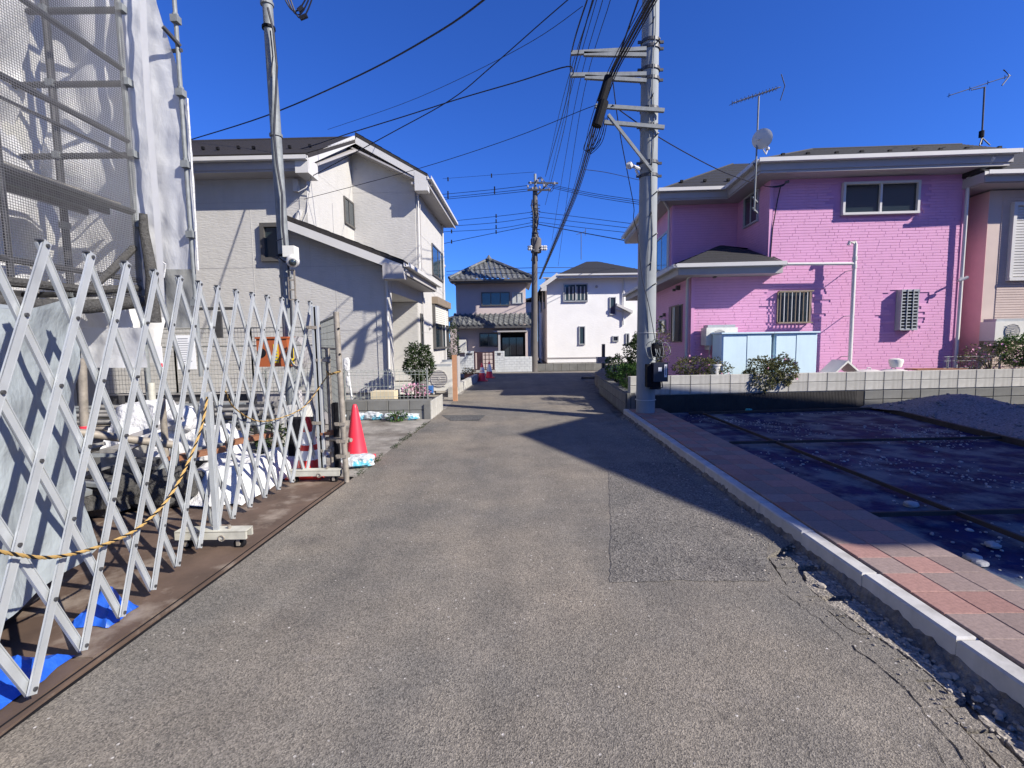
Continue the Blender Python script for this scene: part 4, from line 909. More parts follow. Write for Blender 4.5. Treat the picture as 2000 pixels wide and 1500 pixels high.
# openings
u0, z1 = FL.hit(510, 437); u1, z0 = FL.hit(566, 511); window(FL, u0, u1, z0, z1, cream, 1, m_alud, .09, .09, m_glass)
Fside = Fr(*fl(UA, 0, 0)[:2], .028, .9996)
u0, z1 = Fside.hit(670, 382); u1, z0 = Fside.hit(691, 448); window(Fside, u0, u1, z0, z1, cream, 2, m_alud, .045, .04, m_glass)
u0, z1 = FLs.hit(862, 432); u1, z0 = FLs.hit(843, 498); window(FLs, min(u0, u1), max(u0, u1), 3.7, 4.75, cream, 2, m_alud, .05, .04, m_glassb)
u0 = FLs.hit(845, 640)[0]; u1 = FLs.hit(872, 640)[0]; z1 = FLs.hit(845, 583)[1]; z0 = FLs.hit(845, 682)[1]
w = window(FLs, u0, u1, z0, z1, cream, 2, m_alud, .06, .10, m_glass, name='shutter_window')
q = MB(); FLs.box(q, u0-.03, u1+.03, .0, .2, z1-.18, z1+.05); q.build('shutter_box', m_grille, w)
zs = z1-.2
for k in range(9): q = MB(); FLs.box(q, u0+.05, u1-.05, .06, .085, zs-.07, zs-.01); q.build('shutter_slat', m_ac, w); zs -= .07
u0, z1 = FLs.hit(820, 612); u1, z0 = FLs.hit(827, 680); window(FLs, u0, u1, z0, z1, cream, 1, m_alud, .03, .04, m_glass, name='slit_window')
q = MB(); FL2 = Fr(*fl(0, DA, 0)[:2], .9995, -.022); FL2.box(q, -1.05, -.02, .0, .03, .34, 2.6); q.build('porch_wall', m_beige, cream)
# electrical bits at the corner
q = MB(); c = fl(UA-.2, -.06, 4.95); q.box(c[0]-.06, c[0]+.06, c[1]-.05, c[1]+.04, 4.85, 5.1); q.tube([fl(UA-.24, -.05, 4.2), fl(UA-.14, -.05, 4.45)], .06, 8); q.tube([fl(UA-.1, -.04, 5.3), fl(UA+.1, -.04, 5.05), fl(UA-.0, -.04, 4.4), fl(UA-.2, -.04, 4.0)], .012, 6); q.tube([fl(UA-.2, -.05, 5), fl(UA-.1, -.2, 4.8), fl(UA+.05, -.15, 4.9), fl(UA+.2, -.1, 5.15)], .01, 5); q.build('meter_and_cables', m_white, cream)

for (fr, px, py) in ((FLs, 866, 520), (FLs, 838, 640)):
    u, z = fr.hit(px, py); q = MB(); c = fr.P(u, .0, z); q.lathe(c, [(.055, 0), (.06, .05), (.045, .075), (.01, .08)], 14, (fr.n[0], fr.n[1], 0)); q.build('vent_cap', m_soff, cream, True)
q = MB()
for z in (1.75, 3.2, 4.65):
    FL.box(q, -7, -1.8 if z > 3.3 else 0, .001, .004, z, z+.008); FLs.box(q, 3.02 if z < 5 else 3.02, 7.55, .001, .004, z, z+.008)
q.build('siding_joints', m_soff, cream, kind='stuff')
# ------------------------------------------------------------------ tiled house far left
FT_ = Fr(*pt(892, 640, 25.0)[:2], 1, .0)
th = thing('tiled_house', (-.8, 27, 0), 'plastered house with grey roof tiles on two levels beyond the white garden wall', 'house')
def FZ(px, py): return FT_.hit(px, py)
uR = FZ(1027, 600)[0]
zA = FZ(900, 552)[1]; zB = FZ(900, 612)[1]; zC = FZ(900, 640)[1]
q = MB(); FT_.box(q, .0, uR, -6, 0, 0, zA+.1); q.build('wall', m_stucco, th)
def tiles(mb, A, B, rise, run, hipL, hipR, rows, w=.26, back=(0, 1, 0)):
    """hipped front slope of curved tiles between eave ends A and B"""
    A, B = Vector(A), Vector(B); u = (B-A).normalized(); L_ = (B-A).length; bk = Vector(back)
    for r in range(rows):
        t = r/rows; t1 = (r+1.15)/rows; a = hipL*t; b_ = L_-hipR*t; nn = int((b_-a)/w)
        for i in range(nn+1):
            s0 = a+i*w; s1 = min(s0+w*.97, b_)
            if s1-s0 < .05: continue
            o0 = A+bk*run*t+Vector((0, 0, rise*t+.035)); o1 = A+bk*run*t1+Vector((0, 0, rise*t1+.012))
            k = len(mb.v); prof = ((0, .0), (.18, .045), (.4, .05), (.62, -.005), (1, -.015))
            for o in (o0, o1):
                for p, h in prof: mb.v.append(tuple(o+u*(s0+(s1-s0)*p)+Vector((0, 0, h))))
            for p, h in prof: mb.v.append(tuple(o0+u*(s0+(s1-s0)*p)+Vector((0, 0, h-.045))))
            for j in range(4): mb.f.append((k+j, k+j+1, k+6+j, k+5+j)); mb.f.append((k+10+j, k+11+j, k+1+j, k+j))
EyT = 24.25
eA = pt(877, 545, EyT); eB = pt(1041, 545, EyT); apex = pt(955, 510, 26.3)
Lw = eB[0]-eA[0]
q = MB(); zE = (eA[2]+eB[2])/2; rise = apex[2]-zE
tiles(q, (eA[0], EyT, zE), (eB[0], EyT, zE), rise, 2.1, apex[0]-eA[0]-.1, eB[0]-apex[0]-.1, 8)
R = (eB[0], EyT, zE); q.poly([(eB[0], EyT, zE), (eB[0], 30, zE), (apex[0]+.1, 28, zE+rise), (apex[0]+.1, EyT+2.1, zE+rise)]); q.poly([(eA[0], 30, zE), (eA[0], EyT, zE), (apex[0]-.1, EyT+2.1, zE+rise), (apex[0]-.1, 28, zE+rise)])
rf = q.build('roof_tiles', m_tile, th, kind='stuff')
q = MB(); ap = (apex[0], EyT+2.1, zE+rise+.05)
q.tube([(eA[0], EyT, zE+.08), (apex[0]-.1, EyT+2.1, zE+rise+.08)], .09, 6); q.tube([(eB[0], EyT, zE+.08), (apex[0]+.1, EyT+2.1, zE+rise+.08)], .09, 6); q.lathe(add(ap, (0, -.1, 0)), [(.14, -.05), (.18, .05), (.1, .14), (.03, .26)], 8); q.build('ridge_tiles', m_tile, th)
q = MB(); q.box(eA[0]+.05, eB[0]-.05, EyT+.03, EyT+.12, zE-.16, zE+.01); q.box(eA[0]+.06, eB[0]-.06, EyT+.12, 25.0, zE-.14, zE-.08); q.build('eaves', m_alud, th)
gutter([(eA[0], EyT-.03, zE-.09), (eB[0], EyT-.03, zE-.09)], th, m=m_alud)
zl = FZ(900, 614)[1]; ly = 24.3; lA = pt(880, 636, ly); lB = pt(1041, 636, ly); zL = lA[2]
q = MB(); tiles(q, (lA[0], ly, zL), (lB[0], ly, zL), zl-zL-.0, .72, .1, .35, 5); q.build('lower_roof_tiles', m_tile, th, kind='stuff')
q = MB(); q.box(lA[0], lB[0]-.05, ly+.03, ly+.12, zL-.15, zL); q.box(lA[0], lB[0], ly+.12, 25, zL-.14, zL-.08); q.build('lower_eaves', m_alud, th)
def wf(px0, py0, px1, py1, par, fr, nc=2, m=m_alud, gl=m_glass, fw=.05, out=.06, cur=False): 
    u0, z1 = fr.hit(px0, py0); u1, z0 = fr.hit(px1, py1); return window(fr, u0, u1, z0, z1, par, nc, m, fw, out, gl, cur)
wf(940, 571, 996, 597, th, FT_, 3, gl=m_glassb); wf(1000, 571, 1022, 593, th, FT_, 2, m_alu, m_cur)
wf(936, 651, 973, 677, th, FT_, 2)
u0, z1 = FT_.hit(978, 650); u1, z0 = FT_.hit(1026, 700); q = MB(); FT_.box(q, u0, u1, .0, .03, 0, z1); q.build('porch_shade', m_black, th)  # flat black panel on the wall paints the porch's deep shade
for k in range(3): q = MB(); a = u0+.08+(u1-u0-.16)*k/3; FT_.box(q, a, a+(u1-u0-.16)/3-.03, .035, .06, .15, z1-.25); q.build('sliding_door', m_glass, th)
q = MB(); FT_.box(q, u0-.35, u1+.1, .0, .75, z1+.02, z1+.09); q.build('porch_canopy', m_soff, th)
q = MB(); FT_.box(q, u0-.12, u0-.02, .55, .65, 0, z1+.02); q.build('porch_post', m_soff, th)
q = MB(); FT_.box(q, u1+.0, u1+.12, .0, .5, 0, z1+.02); q.build('porch_side', m_stucco, th)
# ivory box against its wall
a = FT_.hit(898, 675); b_ = FT_.hit(912, 690); q = MB(); FT_.box(q, a[0], b_[0], .05, .5, .9, 1.55); one(q, 'water_heater', m_ac, 'white box heater standing left by the plastered house wall', 'water heater')
# buildings further behind
def simple_house(px0, px1, pyE, Y, depth, m, label, roofm=m_roof, win=()):
    a, b_ = pt(px0, pyE, Y), pt(px1, pyE, Y); t = thing('distant_house', ((a[0]+b_[0])/2, Y+depth/2, 0), label, 'house'); zE = a[2]
    q = MB(); q.box(a[0], b_[0], Y, Y+depth, 0, zE); q.build('wall', m, t)
    q = MB(); mx_ = (a[0]+b_[0])/2; h = (b_[0]-a[0])*.22
    for s, (xa, xb) in enumerate(((a[0]-.4, mx_), (mx_, b_[0]+.4))):
        z0_, z1_ = (zE, zE+h) if s == 0 else (zE+h, zE); q.prism([(xa, Y-.4, z0_), (xb, Y-.4, z1_), (xb, Y-.4, z1_+.12), (xa, Y-.4, z0_+.12)], (0, depth+.8, 0))
    q.build('roof', roofm, t); fr = Fr(a[0], Y, 1, 0)
    for w_ in win: wf(*w_, t, fr, 2, m_alu)
    return t
simple_house(1027, 1048, 590, 33, 9, m_wsid, 'narrow pale house glimpsed between tiled house and white house', win=((1029, 610, 1040, 640),))
simple_house(878, 897, 625, 34, 9, m_stucco, 'small dark-roofed house part glimpsed left of the tiled house', m_tile)
bush('shrub', (-2.95, 23.9, 1.3), (.35, .5, 1.2), 1600, .09, m_leafd, 'dark tall hedge shrub at the left corner of the tiled house', 15)

# ------------------------------------------------------------------ white garden wall, gate
gwl = thing('garden_wall', (0, 22.9, 0), 'white brick garden wall with two gate pillars before the tiled house', 'wall')
FG = Fr(*pt(893, 700, 22.9)[:2], 1, 0)
def gw(px0, px1, pyt, z0=-.02, n=.0, par=gwl, nm='wall_run', m=None): a, z1 = FG.hit(px0, pyt); b_, _ = FG.hit(px1, pyt); return a, b_, z1
m_wbrick = M('pale_brick', (.52, .54, .54), .8, var=.1, vs=4, rnd=.1, dirt=.1)
for (x0, x1, yt) in ((893, 908, 697), (908, 926, 686), (966, 985, 686), (985, 1039, 697)):
    a, b_, z1 = gw(x0, x1, yt); q = MB(); FG.box(q, a, b_, -.18, -.0, -.03, z1); q.build('wall_run', m_wbrick, gwl)
    q = MB(); rows = int(z1/.105)
    for r in range(rows):
        u = a+(.0 if r % 2 else -.12)
        while u < b_:
            p, s = max(u, a), min(u+.235, b_)
            if s-p > .04: FG.box(q, p, s-.01, .001, .012, r*z1/rows+.004, (r+1)*z1/rows-.008)
            u += .24
    q.build('brick_face', m_wbrick, gwl, kind='stuff')
a, z1 = FG.hit(911, 690); b_, z0 = FG.hit(923, 693); q = MB(); FG.box(q, a, b_, .01, .03, z0, z1); q.build('letter_slot', m_alud, gwl)
a, z1 = FG.hit(972, 689); b_, z0 = FG.hit(978, 693.5); q = MB(); FG.box(q, a, b_, .01, .03, z0, z1); q.build('name_plate', m_alud, gwl)
gt = thing('iron_gate', FG.P(1.2, 0, 0), 'dark brown double gate with barred panels between white pillars', 'gate')
a, z1 = FG.hit(927, 688); b_, z0 = FG.hit(965, 722); z0 = .1
md = M('gate_brown', (.06, .03, .035), .5, .2)
q = MB()
for u in (a, b_): FG.box(q, u-.03, u+.03, -.05, .02, 0, z1+.05)
FG.box(q, a, b_, -.03, .0, z1-.04, z1); FG.box(q, a, b_, -.03, .0, z0, z0+.05); q.build('gate_frame', md, gt)
w_ = (b_-a)
q = MB(); FG.box(q, a+.1, a+w_*.42, -.02, .0, z0+.05, z1-.04); q.build('gate_panel', md, gt)
for k in range(3): q = MB(); u = a+w_*(.55+.2*k); FG.box(q, u-.02, u+.02, -.02, .0, z0, z1); q.build('gate_bar', md, gt)
for k in range(4): q = MB(); z = z0+(z1-z0)*(k+.5)/4.2; FG.box(q, a+w_*.45, b_, -.02, -.002, z-.015, z+.015); q.build('gate_rail', md, gt)
q = MB(); q.box(FG.P(a, 0, 0)[0]-.1, FG.P(b_, 0, 0)[0]+.1, 22.6, 22.85, -.02, .1); q.build('gate_step', m_block, gt)

# ------------------------------------------------------------------ white house, right of centre
FW = Fr(*pt(1069, 700, 25.5)[:2], 1, 0)
wh = thing('white_house', (4, 28, .3), 'white sided two-storey house with curtained window right of the far pole', 'house')
uW = FW.hit(1234, 600)[0]; zW = FW.hit(1150, 541)[1]
q = MB(); FW.box(q, 0, uW+1.2, -9, 0, .28, zW); q.build('wall', m_wsid, wh)
q = MB(); FW.box(q, .03, uW+1.1, -8.9, -.02, .0, .5); q.build('foundation', m_block, wh)
q = MB(); FW.box(q, 0, uW+1.2, .0, .03, .5, .56); q.build('drip_edge', m_soff, wh)
ey = 24.95; wA, wB = pt(1090, 535.5, ey), pt(1236, 535.5, ey); zE = wA[2]; pk = pt(1146, 511, 27.4)
q = MB(); lo = (FW.P(0, 0, 0)[0]-.35, 0, 0)[0]; zlo = zE-.62
courses(q, (wA[0], ey, zE), (wB[0]+1.2, ey, zE), (pk[0], 27.4, pk[2]), (pk[0]+.6, 27.4, pk[2]), 10)
q.poly([(wA[0], ey, zE), (pk[0], 27.4, pk[2]), (pk[0], 33, pk[2]), (lo, 35, zlo), (lo, ey, zlo)])
q.poly([(pk[0]+.6, 27.4, pk[2]), (wB[0]+1.2, ey, zE), (wB[0]+1.2, 34, zE), (pk[0]+.6, 33, pk[2])])
q.build('roof', m_roof, wh)
q = MB(); q.beam((lo, ey-.02, zlo-.02), (wA[0], ey-.02, zE-.02), .06, .2); q.box(lo, lo+.3, ey-.02, ey+.2, zlo-.2, zlo+.04); q.build('barge_board', m_white, wh)
fascia([(wA[0], ey, zE-.02), (wB[0]+.5, ey, zE-.02)], wh, .18); gutter([(wA[0], ey-.06, zE-.08), (wB[0]+.5, ey-.06, zE-.08)], wh)
q = MB(); q.prism([(lo+.1, ey+.02, zE-.2), (wB[0]+1, ey+.02, zE-.2), (wB[0]+1, 25.5, zE-.2), (lo+.4, 25.5, zE-.2)], (0, 0, .06)); q.build('soffit', m_soff, wh)
w = wf(1100, 554.5, 1148, 589, wh, FW, 2, m_alu, m_glassb, .05, .08)
for k in range(6): q = MB(); a = FW.hit(1103+k*7.5, 570)[0]; FW.box(q, a, a+.055, .022, .03, FW.hit(1103, 586)[1], FW.hit(1103, 560)[1]); q.build('curtain', m_cur, w)
wf(1190.5, 580, 1203, 615, wh, FW, 1, m_alu, m_glassb); wf(1130.5, 637, 1143, 673, wh, FW, 1, m_alu, m_glassb); wf(1196, 656, 1208, 667, wh, FW, 1, m_alu)
wf(1222, 651, 1229, 672, wh, FW, 1, m_alu)
Fw2 = Fr(FW.o[0], 34, 0, -1)
Fws = Fr(FW.P(0, 0, 0)[0], 25.5, 0, 1)
q = MB()
for y0, y1 in ((26.8, 27.8), (29.5, 31)): q.box(FW.o[0]-.05, FW.o[0]+.01, y0, y1, 3.2, 4.3)
q.build('side_window', m_glass, wh)
pipe([(FW.P(uW-.45, .06, 0)[0], 25.43, zE-.2), (FW.P(uW-.45, .06, 0)[0], 25.43, 2.2)], .04, wh)
for px, py in ((1165, 560),):
    u, z = FW.hit(px, py); q = MB(); q.lathe(FW.P(u, 0, z), [(.07, 0), (.075, .06), (.05, .09), (.01, .1)], 12, (0, -1, 0)); q.build('vent_cap', m_soff, wh, True)
# its projecting white lean-to gable beside the pink house
q = MB(); A = pt(1205, 592, 25.2); B = pt(1236, 606, 25.2); q.prism([A, B, add(B, (0, 0, -.16)), add(A, (0, 0, -.14))], (0, .28, 0)); q.prism([add(A, (0, 0.08, -.15)), add(A, (.3, 0.08, -.2)), add(A, (.3, 0.08, -.4)), add(A, (0, 0.08, -.3))], (0, .2, 0)); q.build('side_roof', m_white, wh)
lw = thing('low_wall', (3.6, 24.1, 0), 'low grey concrete wall in front of the white house', 'wall')
a, b_ = pt(1050, 712, 23.9), pt(1190, 712, 23.9)
for k in range(9):
    q = MB(); x0 = a[0]+(b_[0]-a[0])*k/9; x1 = a[0]+(b_[0]-a[0])*(k+1)/9-.012; q.box(x0, x1, 23.9, 24.05, -.05, .30); q.build('block', m_blockd, lw)
q = MB(); q.box(a[0]-.45, a[0]-.05, 23.7, 24.0, -.05, .34); q.build('end_block', m_blockd, lw)
# far aerial over the white house
t = thing('rooftop_antenna', pt(1135, 505, 28), 'thin mast aerial on the white house roof', 'antenna'); q = MB(); q.tube([pt(1135, 507, 28), pt(1135, 455, 28)], .02, 6); q.tube([pt(1126, 458, 28), pt(1144, 452, 28.3)], .015, 5); q.tube([pt(1144, 446, 28), pt(1143, 460, 28)], .015, 5); q.build('mast', m_steeld, t)
# post with box near the raised bed
t = thing('water_post', pt(1178, 700, 19), 'grey post and sink unit standing before the white house', 'post'); a = pt(1179, 672, 19); q = MB(); q.box(a[0]-.06, a[0]+.06, 19, 19.1, 0, a[2]); q.build('post', m_alud, t); a = pt(1178, 697, 19); q = MB(); q.box(a[0]-.24, a[0]+.24, 18.9, 19.2, a[2]-.25, a[2]); q.build('box', m_soff, t)

# ------------------------------------------------------------------ UTILITY POLES
PX, PY = 2.42, 8.75
b0 = gp(1265.5, 808, .12); PX, PY = b0[0], b0[1]+.17
topp = pt(1272, -40, PY)
def on(py): z = pt(1270, py, PY)[2]; t = (z-.12)/(topp[2]-.12); return (PX+(topp[0]-PX)*t, PY, z)
pole = thing('utility_pole', (PX, PY, .1), 'thick pale concrete utility pole on the paver strip', 'utility pole')
q = MB(); N_ = 14; q.tube([lerp((PX, PY, .1), (topp[0], PY, topp[2]+1.5), i/N_) for i in range(N_+1)], .168, 28, .135); q.build('pole_shaft', m_pole, pole, True)
for px0, py0, px1, py1, lab in ((1115, 104, 1262, 96, ''), (1140, 106, 1262, 108, ''), (1114, 147, 1262, 145, ''), (1142, 151, 1262, 158, ''), (1163, 207, 1297, 216, ''), (1180, 239, 1297, 249, '')):
    q = MB(); yy = PY-.2; q.beam(pt(px0, py0, yy), pt(px1, py1, yy), .06, .06); q.build('crossarm', m_steel, pole)
q = MB(); q.beam(pt(1188, 224, PY-.22), pt(1274, 334, PY-.2), .045, .045); q.build('brace', m_steel, pole)
for py in (84, 97, 138, 158, 216, 250, 320, 345): c = on(py); q = MB(); q.tube([add(c, (0, 0, -.025)), add(c, (0, 0, .025))], .165, 24); q.beam(add(c, (-.22, -.02, 0)), add(c, (.22, -.02, 0)), .03, .04); q.build('band_clamp', m_steeld, pole)
for k, py in enumerate((55, 96, 200, 275, 330, 385, 425, 465, 520, 560)): c = on(py); s = 1 if k % 2 else -1; q = MB(); q.tube([add(c, (s*.03+.02, -.14, 0)), add(c, (s*.05+.04, -.25, .03))], .011, 6); q.build('step_bolt', m_steeld, pole)
c = on(335); q = MB(); q.tube([add(c, (-.35, -.1, .08)), add(c, (-.16, -.06, .02))], .03, 8); q.lathe(add(c, (-.36, -.12, .06)), [(.03, -.05), (.07, 0), (.04, .06)], 10, (-.4, -.6, .5)); q.tube([add(c, (-.25, -.1, .0)), add(c, (-.2, -.1, -.1))], .02, 6); q.build('lamp_unit', m_white, pole)
q = MB(); q.tube([add(on(py), (.02+.02*sin(py*.03), -.165, 0)) for py in range(-30, 560, 40)], .008, 5); q.tube([add(on(py), (-.02+.03*sin(py*.02), -.168, 0)) for py in range(180, 700, 40)], .006, 5); q.build('conduit', m_steel, pole)
q = MB(); c = on(650); q.tube([add(c, (0, 0, -.004)), add(c, (0, 0, .004))], .174, 24); c = on(780); q.tube([add(c, (0, 0, -.004)), add(c, (0, 0, .004))], .184, 24); q.build('strap', m_white, pole)
# black box and coil on the pole
bx = thing('junction_box', add(on(740), (.2, -.2, 0)), 'black equipment box with white labels strapped to the concrete pole', 'equipment box')
c = pt(1286, 727, PY-.28); q = MB(); q.box(c[0]-.11, c[0]+.14, c[1]-.09, c[1]+.1, c[2]-.16, c[2]+.17); q.build('casing', m_navy, bx)
q = MB(); q.box(c[0]-.20, c[0]-.112, c[1]-.02, c[1]+.16, c[2]-.26, c[2]+.14); q.box(c[0]-.12, c[0]+.04, c[1]-.02, c[1]+.1, c[2]-.30, c[2]-.162); q.build('back_box', m_black, bx)
q = MB(); q.box(c[0]-.03, c[0]+.03, c[1]-.094, c[1]-.091, c[2]+.02, c[2]+.09); q.build('sticker', m_paper, bx); q = MB(); q.box(c[0]+.075, c[0]+.12, c[1]-.094, c[1]-.091, c[2]-.08, c[2]+.14); q.build('sticker', m_paper, bx)
q = MB(); q.box(c[0]+.088, c[0]+.107, c[1]-.097, c[1]-.095, c[2]-.05, c[2]+.11); q.build('print', m_ink, bx)
q = MB(); q.tube([(c[0]+.06, c[1], c[2]-.16), (c[0]+.07, c[1]-.03, c[2]-.26), (c[0]-.02, c[1]-.02, c[2]-.30)], .01, 6); q.build('box_cable', m_cable, bx)
c2 = pt(1283, 683, PY-.26); coil = thing('cable_closure', c2, 'black cable closure with looping wires above the box on the pole', 'cable closure')
q = MB(); q.lump(c2, (.10, .08, .13), 4, .7, .15); q.build('closure', m_black, coil, True)
q = MB(); random.seed(9)
for k in range(4):
    cc = add(c2, (-.12+.07*k, -.08, .0)); rx, rz = random.uniform(.07, .12), random.uniform(.12, .2)
    q.tube([add(cc, (rx*cos(t), .03*sin(3*t), rz*sin(t))) for t in [2*pi*i/20 for i in range(21)]], .006, 5, cap=False)
q.build('wire_loops', m_steel, coil)
# far pole
fb = gp(1043, 725); FX, FY = fb[0], fb[1]; ft = pt(1045, 340, FY)
fpole = thing('utility_pole', (FX, FY, 0), 'distant dark utility pole with transformer at the junction', 'utility pole')
q = MB(); q.tube([lerp((FX, FY, -.05), (ft[0], FY, ft[2]-.6), i/8) for i in range(9)], .17, 16, .11); q.build('pole_shaft', m_pole2, fpole, True)
q = MB(); q.tube([(ft[0], FY, ft[2]-.7), (ft[0], FY, ft[2])], .06, 10); q.build('pole_top', m_pole, fpole)
def fo(px, py, dy=0): return pt(px, py, FY+dy)
q = MB(); q.beam(fo(1030, 371, -.2), fo(1076, 371, -.2), .07, .07); q.beam(fo(1032, 357, .2), fo(1090, 358, .3), .07, .07); q.beam(fo(1045, 385), fo(1072, 357), .06, .06); q.build('crossarm', m_steeld, fpole)
for px, py in ((1031, 364), (1036, 357), (1050, 353), (1058, 352), (1040, 368), (1062, 362), (1073, 370), (1083, 358), (1054, 366)): q = MB(); q.lathe(fo(px, py, -.2), [(.02, -.07), (.055, -.04), (.03, -.01), (.055, .02), (.02, .06)], 8); q.build('insulator', m_soff, fpole, True)
q = MB(); c = fo(1047, 480, -.05); q.lathe(c, [(.15, -.35), (.24, -.32), (.25, .3), (.2, .36)], 16); q.build('transformer', m_pole2, fpole, True)
q = MB(); c = fo(1046, 487, -.1); q.beam(fo(1032, 488, -.25), fo(1066, 488, -.25), .05, .05); q.build('crossarm', m_steel, fpole)
for px in (1033, 1037, 1058, 1063, 1066): q = MB(); q.lathe(fo(px, 484, -.25), [(.04, -.12), (.08, -.05), (.04, 0), (.08, .05), (.04, .1)], 8); q.build('insulator', m_white, fpole, True)
q = MB()
random.seed(12)
for py in range(395, 460, 6): q.tube([fo(1040+random.uniform(-4, 2), py, -.2), fo(1046+random.uniform(-3, 5), py+random.uniform(-4, 6), -.25), fo(1051+random.uniform(-2, 5), py, -.2)], .02, 5)
for px in (1040, 1050): q.tube([fo(px+random.uniform(-2, 2), py, -.22) for py in range(390, 520, 12)], .03, 5)
for k in range(3): q.tube([fo(1046+20*(t)-1, 360-(15-4*k)*sin(pi*t)-2*k, -.1) for t in [i/10*1.9 for i in range(11)] if t <= 1.9][:11], .014, 5)
q.build('wiring', m_cable, fpole)
# slim steel pole left with camera
SX = pt(562, 600, 8.0)
sp2 = thing('steel_pole', (SX[0]+.04, 8.0, 0), 'slim leaning grey steel pole rising behind the lattice gate', 'pole')
b_, c_, t_ = pt(573, 840, 8.0), pt(560, 580, 8.0), pt(518, -60, 8.0)
q = MB(); q.tube([(b_[0], 8, 0), c_, t_], .095, 18, .075); q.build('pole_shaft', m_steel, sp2, True)
for py in (8, 55, 265, 500, 540): 
    x = 521+(562-521)*max(0, py)/600; c = pt(x, py, 8); q = MB(); q.tube([add(c, (0, 0, -.02)), add(c, (0, 0, .02))], .098, 16); q.build('band_clamp', m_black if py in (55, 500) else m_steel, sp2)
q = MB(); q.tube([pt(523, 15, 7.85), pt(534, 60, 7.85), pt(541, 130, 7.85), pt(538, 200, 7.85), pt(535, 260, 7.85), pt(541, 320, 7.87), pt(551, 380, 7.87), pt(552, 440, 7.87), pt(556, 480, 7.87), pt(563, 520, 7.85), pt(568, 600, 7.85), pt(571, 700, 7.85)], .016, 6); q.tube([pt(528, 60, 7.88), pt(533, 110, 7.88), pt(529, 150, 7.9)], .01, 5)
q.tube([pt(540, 470, 7.84), pt(553, 466, 7.8), pt(560, 490, 7.84)], .01, 5); q.tube([pt(541, 500, 7.84), pt(556, 512, 7.8), pt(572, 508, 7.84)], .012, 5); q.build('pole_cable', m_cable, sp2)
q = MB(); a = pt(563, 528, 7.85); b_ = pt(575, 585, 7.85)
for x in (a[0], b_[0]+.02): q.beam((x, 7.85, a[2]), (x, 7.85, b_[2]), .02, .03, (0, 1, 0))
for k in range(4): z = a[2]+(b_[2]-a[2])*k/3; q.beam((a[0], 7.85, z), (b_[0]+.02, 7.85, z), .025, .02)
q.build('ladder_bracket', m_rustp, sp2)
cm = pt(572, 510, 7.72); t = thing('dome_camera', cm, 'round white security camera and square box clamped to the steel pole', 'security camera')
q = MB(); c = pt(568, 493, 7.8); q.box(c[0]-.09, c[0]+.09, c[1]-.09, c[1]+.09, c[2]-.08, c[2]+.09); q.build('mount_box', m_ac, t)
ax = Vector((.25, -.8, -.5)).normalized()
q = MB(); q.lathe(cm, [(.02, -.085), (.075, -.075), (.098, -.03), (.098, .02), (.08, .05), (.06, .055)], 24, tuple(ax)); q.build('dome_housing', m_white, t, True)
q = MB(); q.lathe(cm, [(.058, .052), (.056, .068), (.035, .09), (.01, .10)], 20, tuple(ax)); q.build('lens', m_glass, t, True)
# ------------------------------------------------------------------ cables
def cable(name, P, label, r=.009, group=None, sag=0, n=14, m=m_cable):
    pts = []
    if len(P) == 2:
        pts = [add(lerp(P[0], P[1], i/n), (0, 0, -sag*4*(i/n)*(1-i/n))) for i in range(n+1)]
    else:
        for i in range(len(P)-1):
            p0 = P[max(i-1, 0)]; p1 = P[i]; p2 = P[i+1]; p3 = P[min(i+2, len(P)-1)]
            for k in range(6):
                t = k/6; pts.append(tuple(.5*((2*p1[j])+(-p0[j]+p2[j])*t+(2*p0[j]-5*p1[j]+4*p2[j]-p3[j])*t*t+(-p0[j]+3*p1[j]-3*p2[j]+p3[j])*t*t*t) for j in range(3)))
        pts.append(P[-1])
    q = MB(); q.tube(pts, r, 5, cap=False); return one(q, name, m, label, 'cable', group)
cable('overhead_cable', [pt(372, 273, 14), pt(520, 226, 11.5), pt(700, 148, 9), pt(860, 60, 7.4), pt(960, -12, 6.6)], 'thick black cable rising from the cream roof to the top of the picture', .014)
cable('overhead_cable', [pt(606, 346, 11), pt(760, 262, 10.4), pt(880, 195, 9.9), pt(960, 130, 9.4), pt(1060, 42, 9), pt(1125, -14, 8.7)], 'black service cable from the cream house corner up past the crossarms', .010)
cable('overhead_cable', [pt(380, 330, 12.5), pt(560, 298, 11.6), pt(690, 258, 10.8), pt(800, 224, 10.2), pt(900, 192, 9.6), pt(1010, 160, 9.1), pt(1108, 130, 8.6), pt(1116, 146, 8.55)], 'black cable sloping over the cream roof to the second crossarm', .011)
cable('overhead_cable', [pt(640, 253, 16), pt(780, 205, 13.5), pt(900, 153, 11.5), pt(1040, 80, 9.5), pt(1138, 12, 8.6)], 'thin faint cable from behind the cream roof to the pole top', .006)
cable('overhead_cable', [pt(594, 389, 11), pt(815, 330, 10), pt(1000, 270, 9.2), pt(1148, 211, 8.5), pt(1166, 208, 8.5)], 'thin cable from the cream house to the third crossarm', .006)
for k, (y0, y1, y2) in enumerate(((378, 370, 361), (384.5, 376, 368), (388, 380, 372))):
    cable('power_line', [fo(1040, y2, -.2), pt(965, y1, 24), pt(860, y0+2, 26)], 'line from the far pole to the cream house, ' + ('uppermost', 'middle', 'lowest')[k]+' of the top trio', .013, 'far power lines left')
    cable('power_line', [fo(1078, 361+3*k, -.2), pt(1160, 378+3.5*k, 21), pt(1275, 395+4*k, 18.5)], 'line from the far pole rightwards behind the concrete pole, ' + ('uppermost', 'middle', 'lowest')[k]+' of the top trio', .011, 'far power lines right')
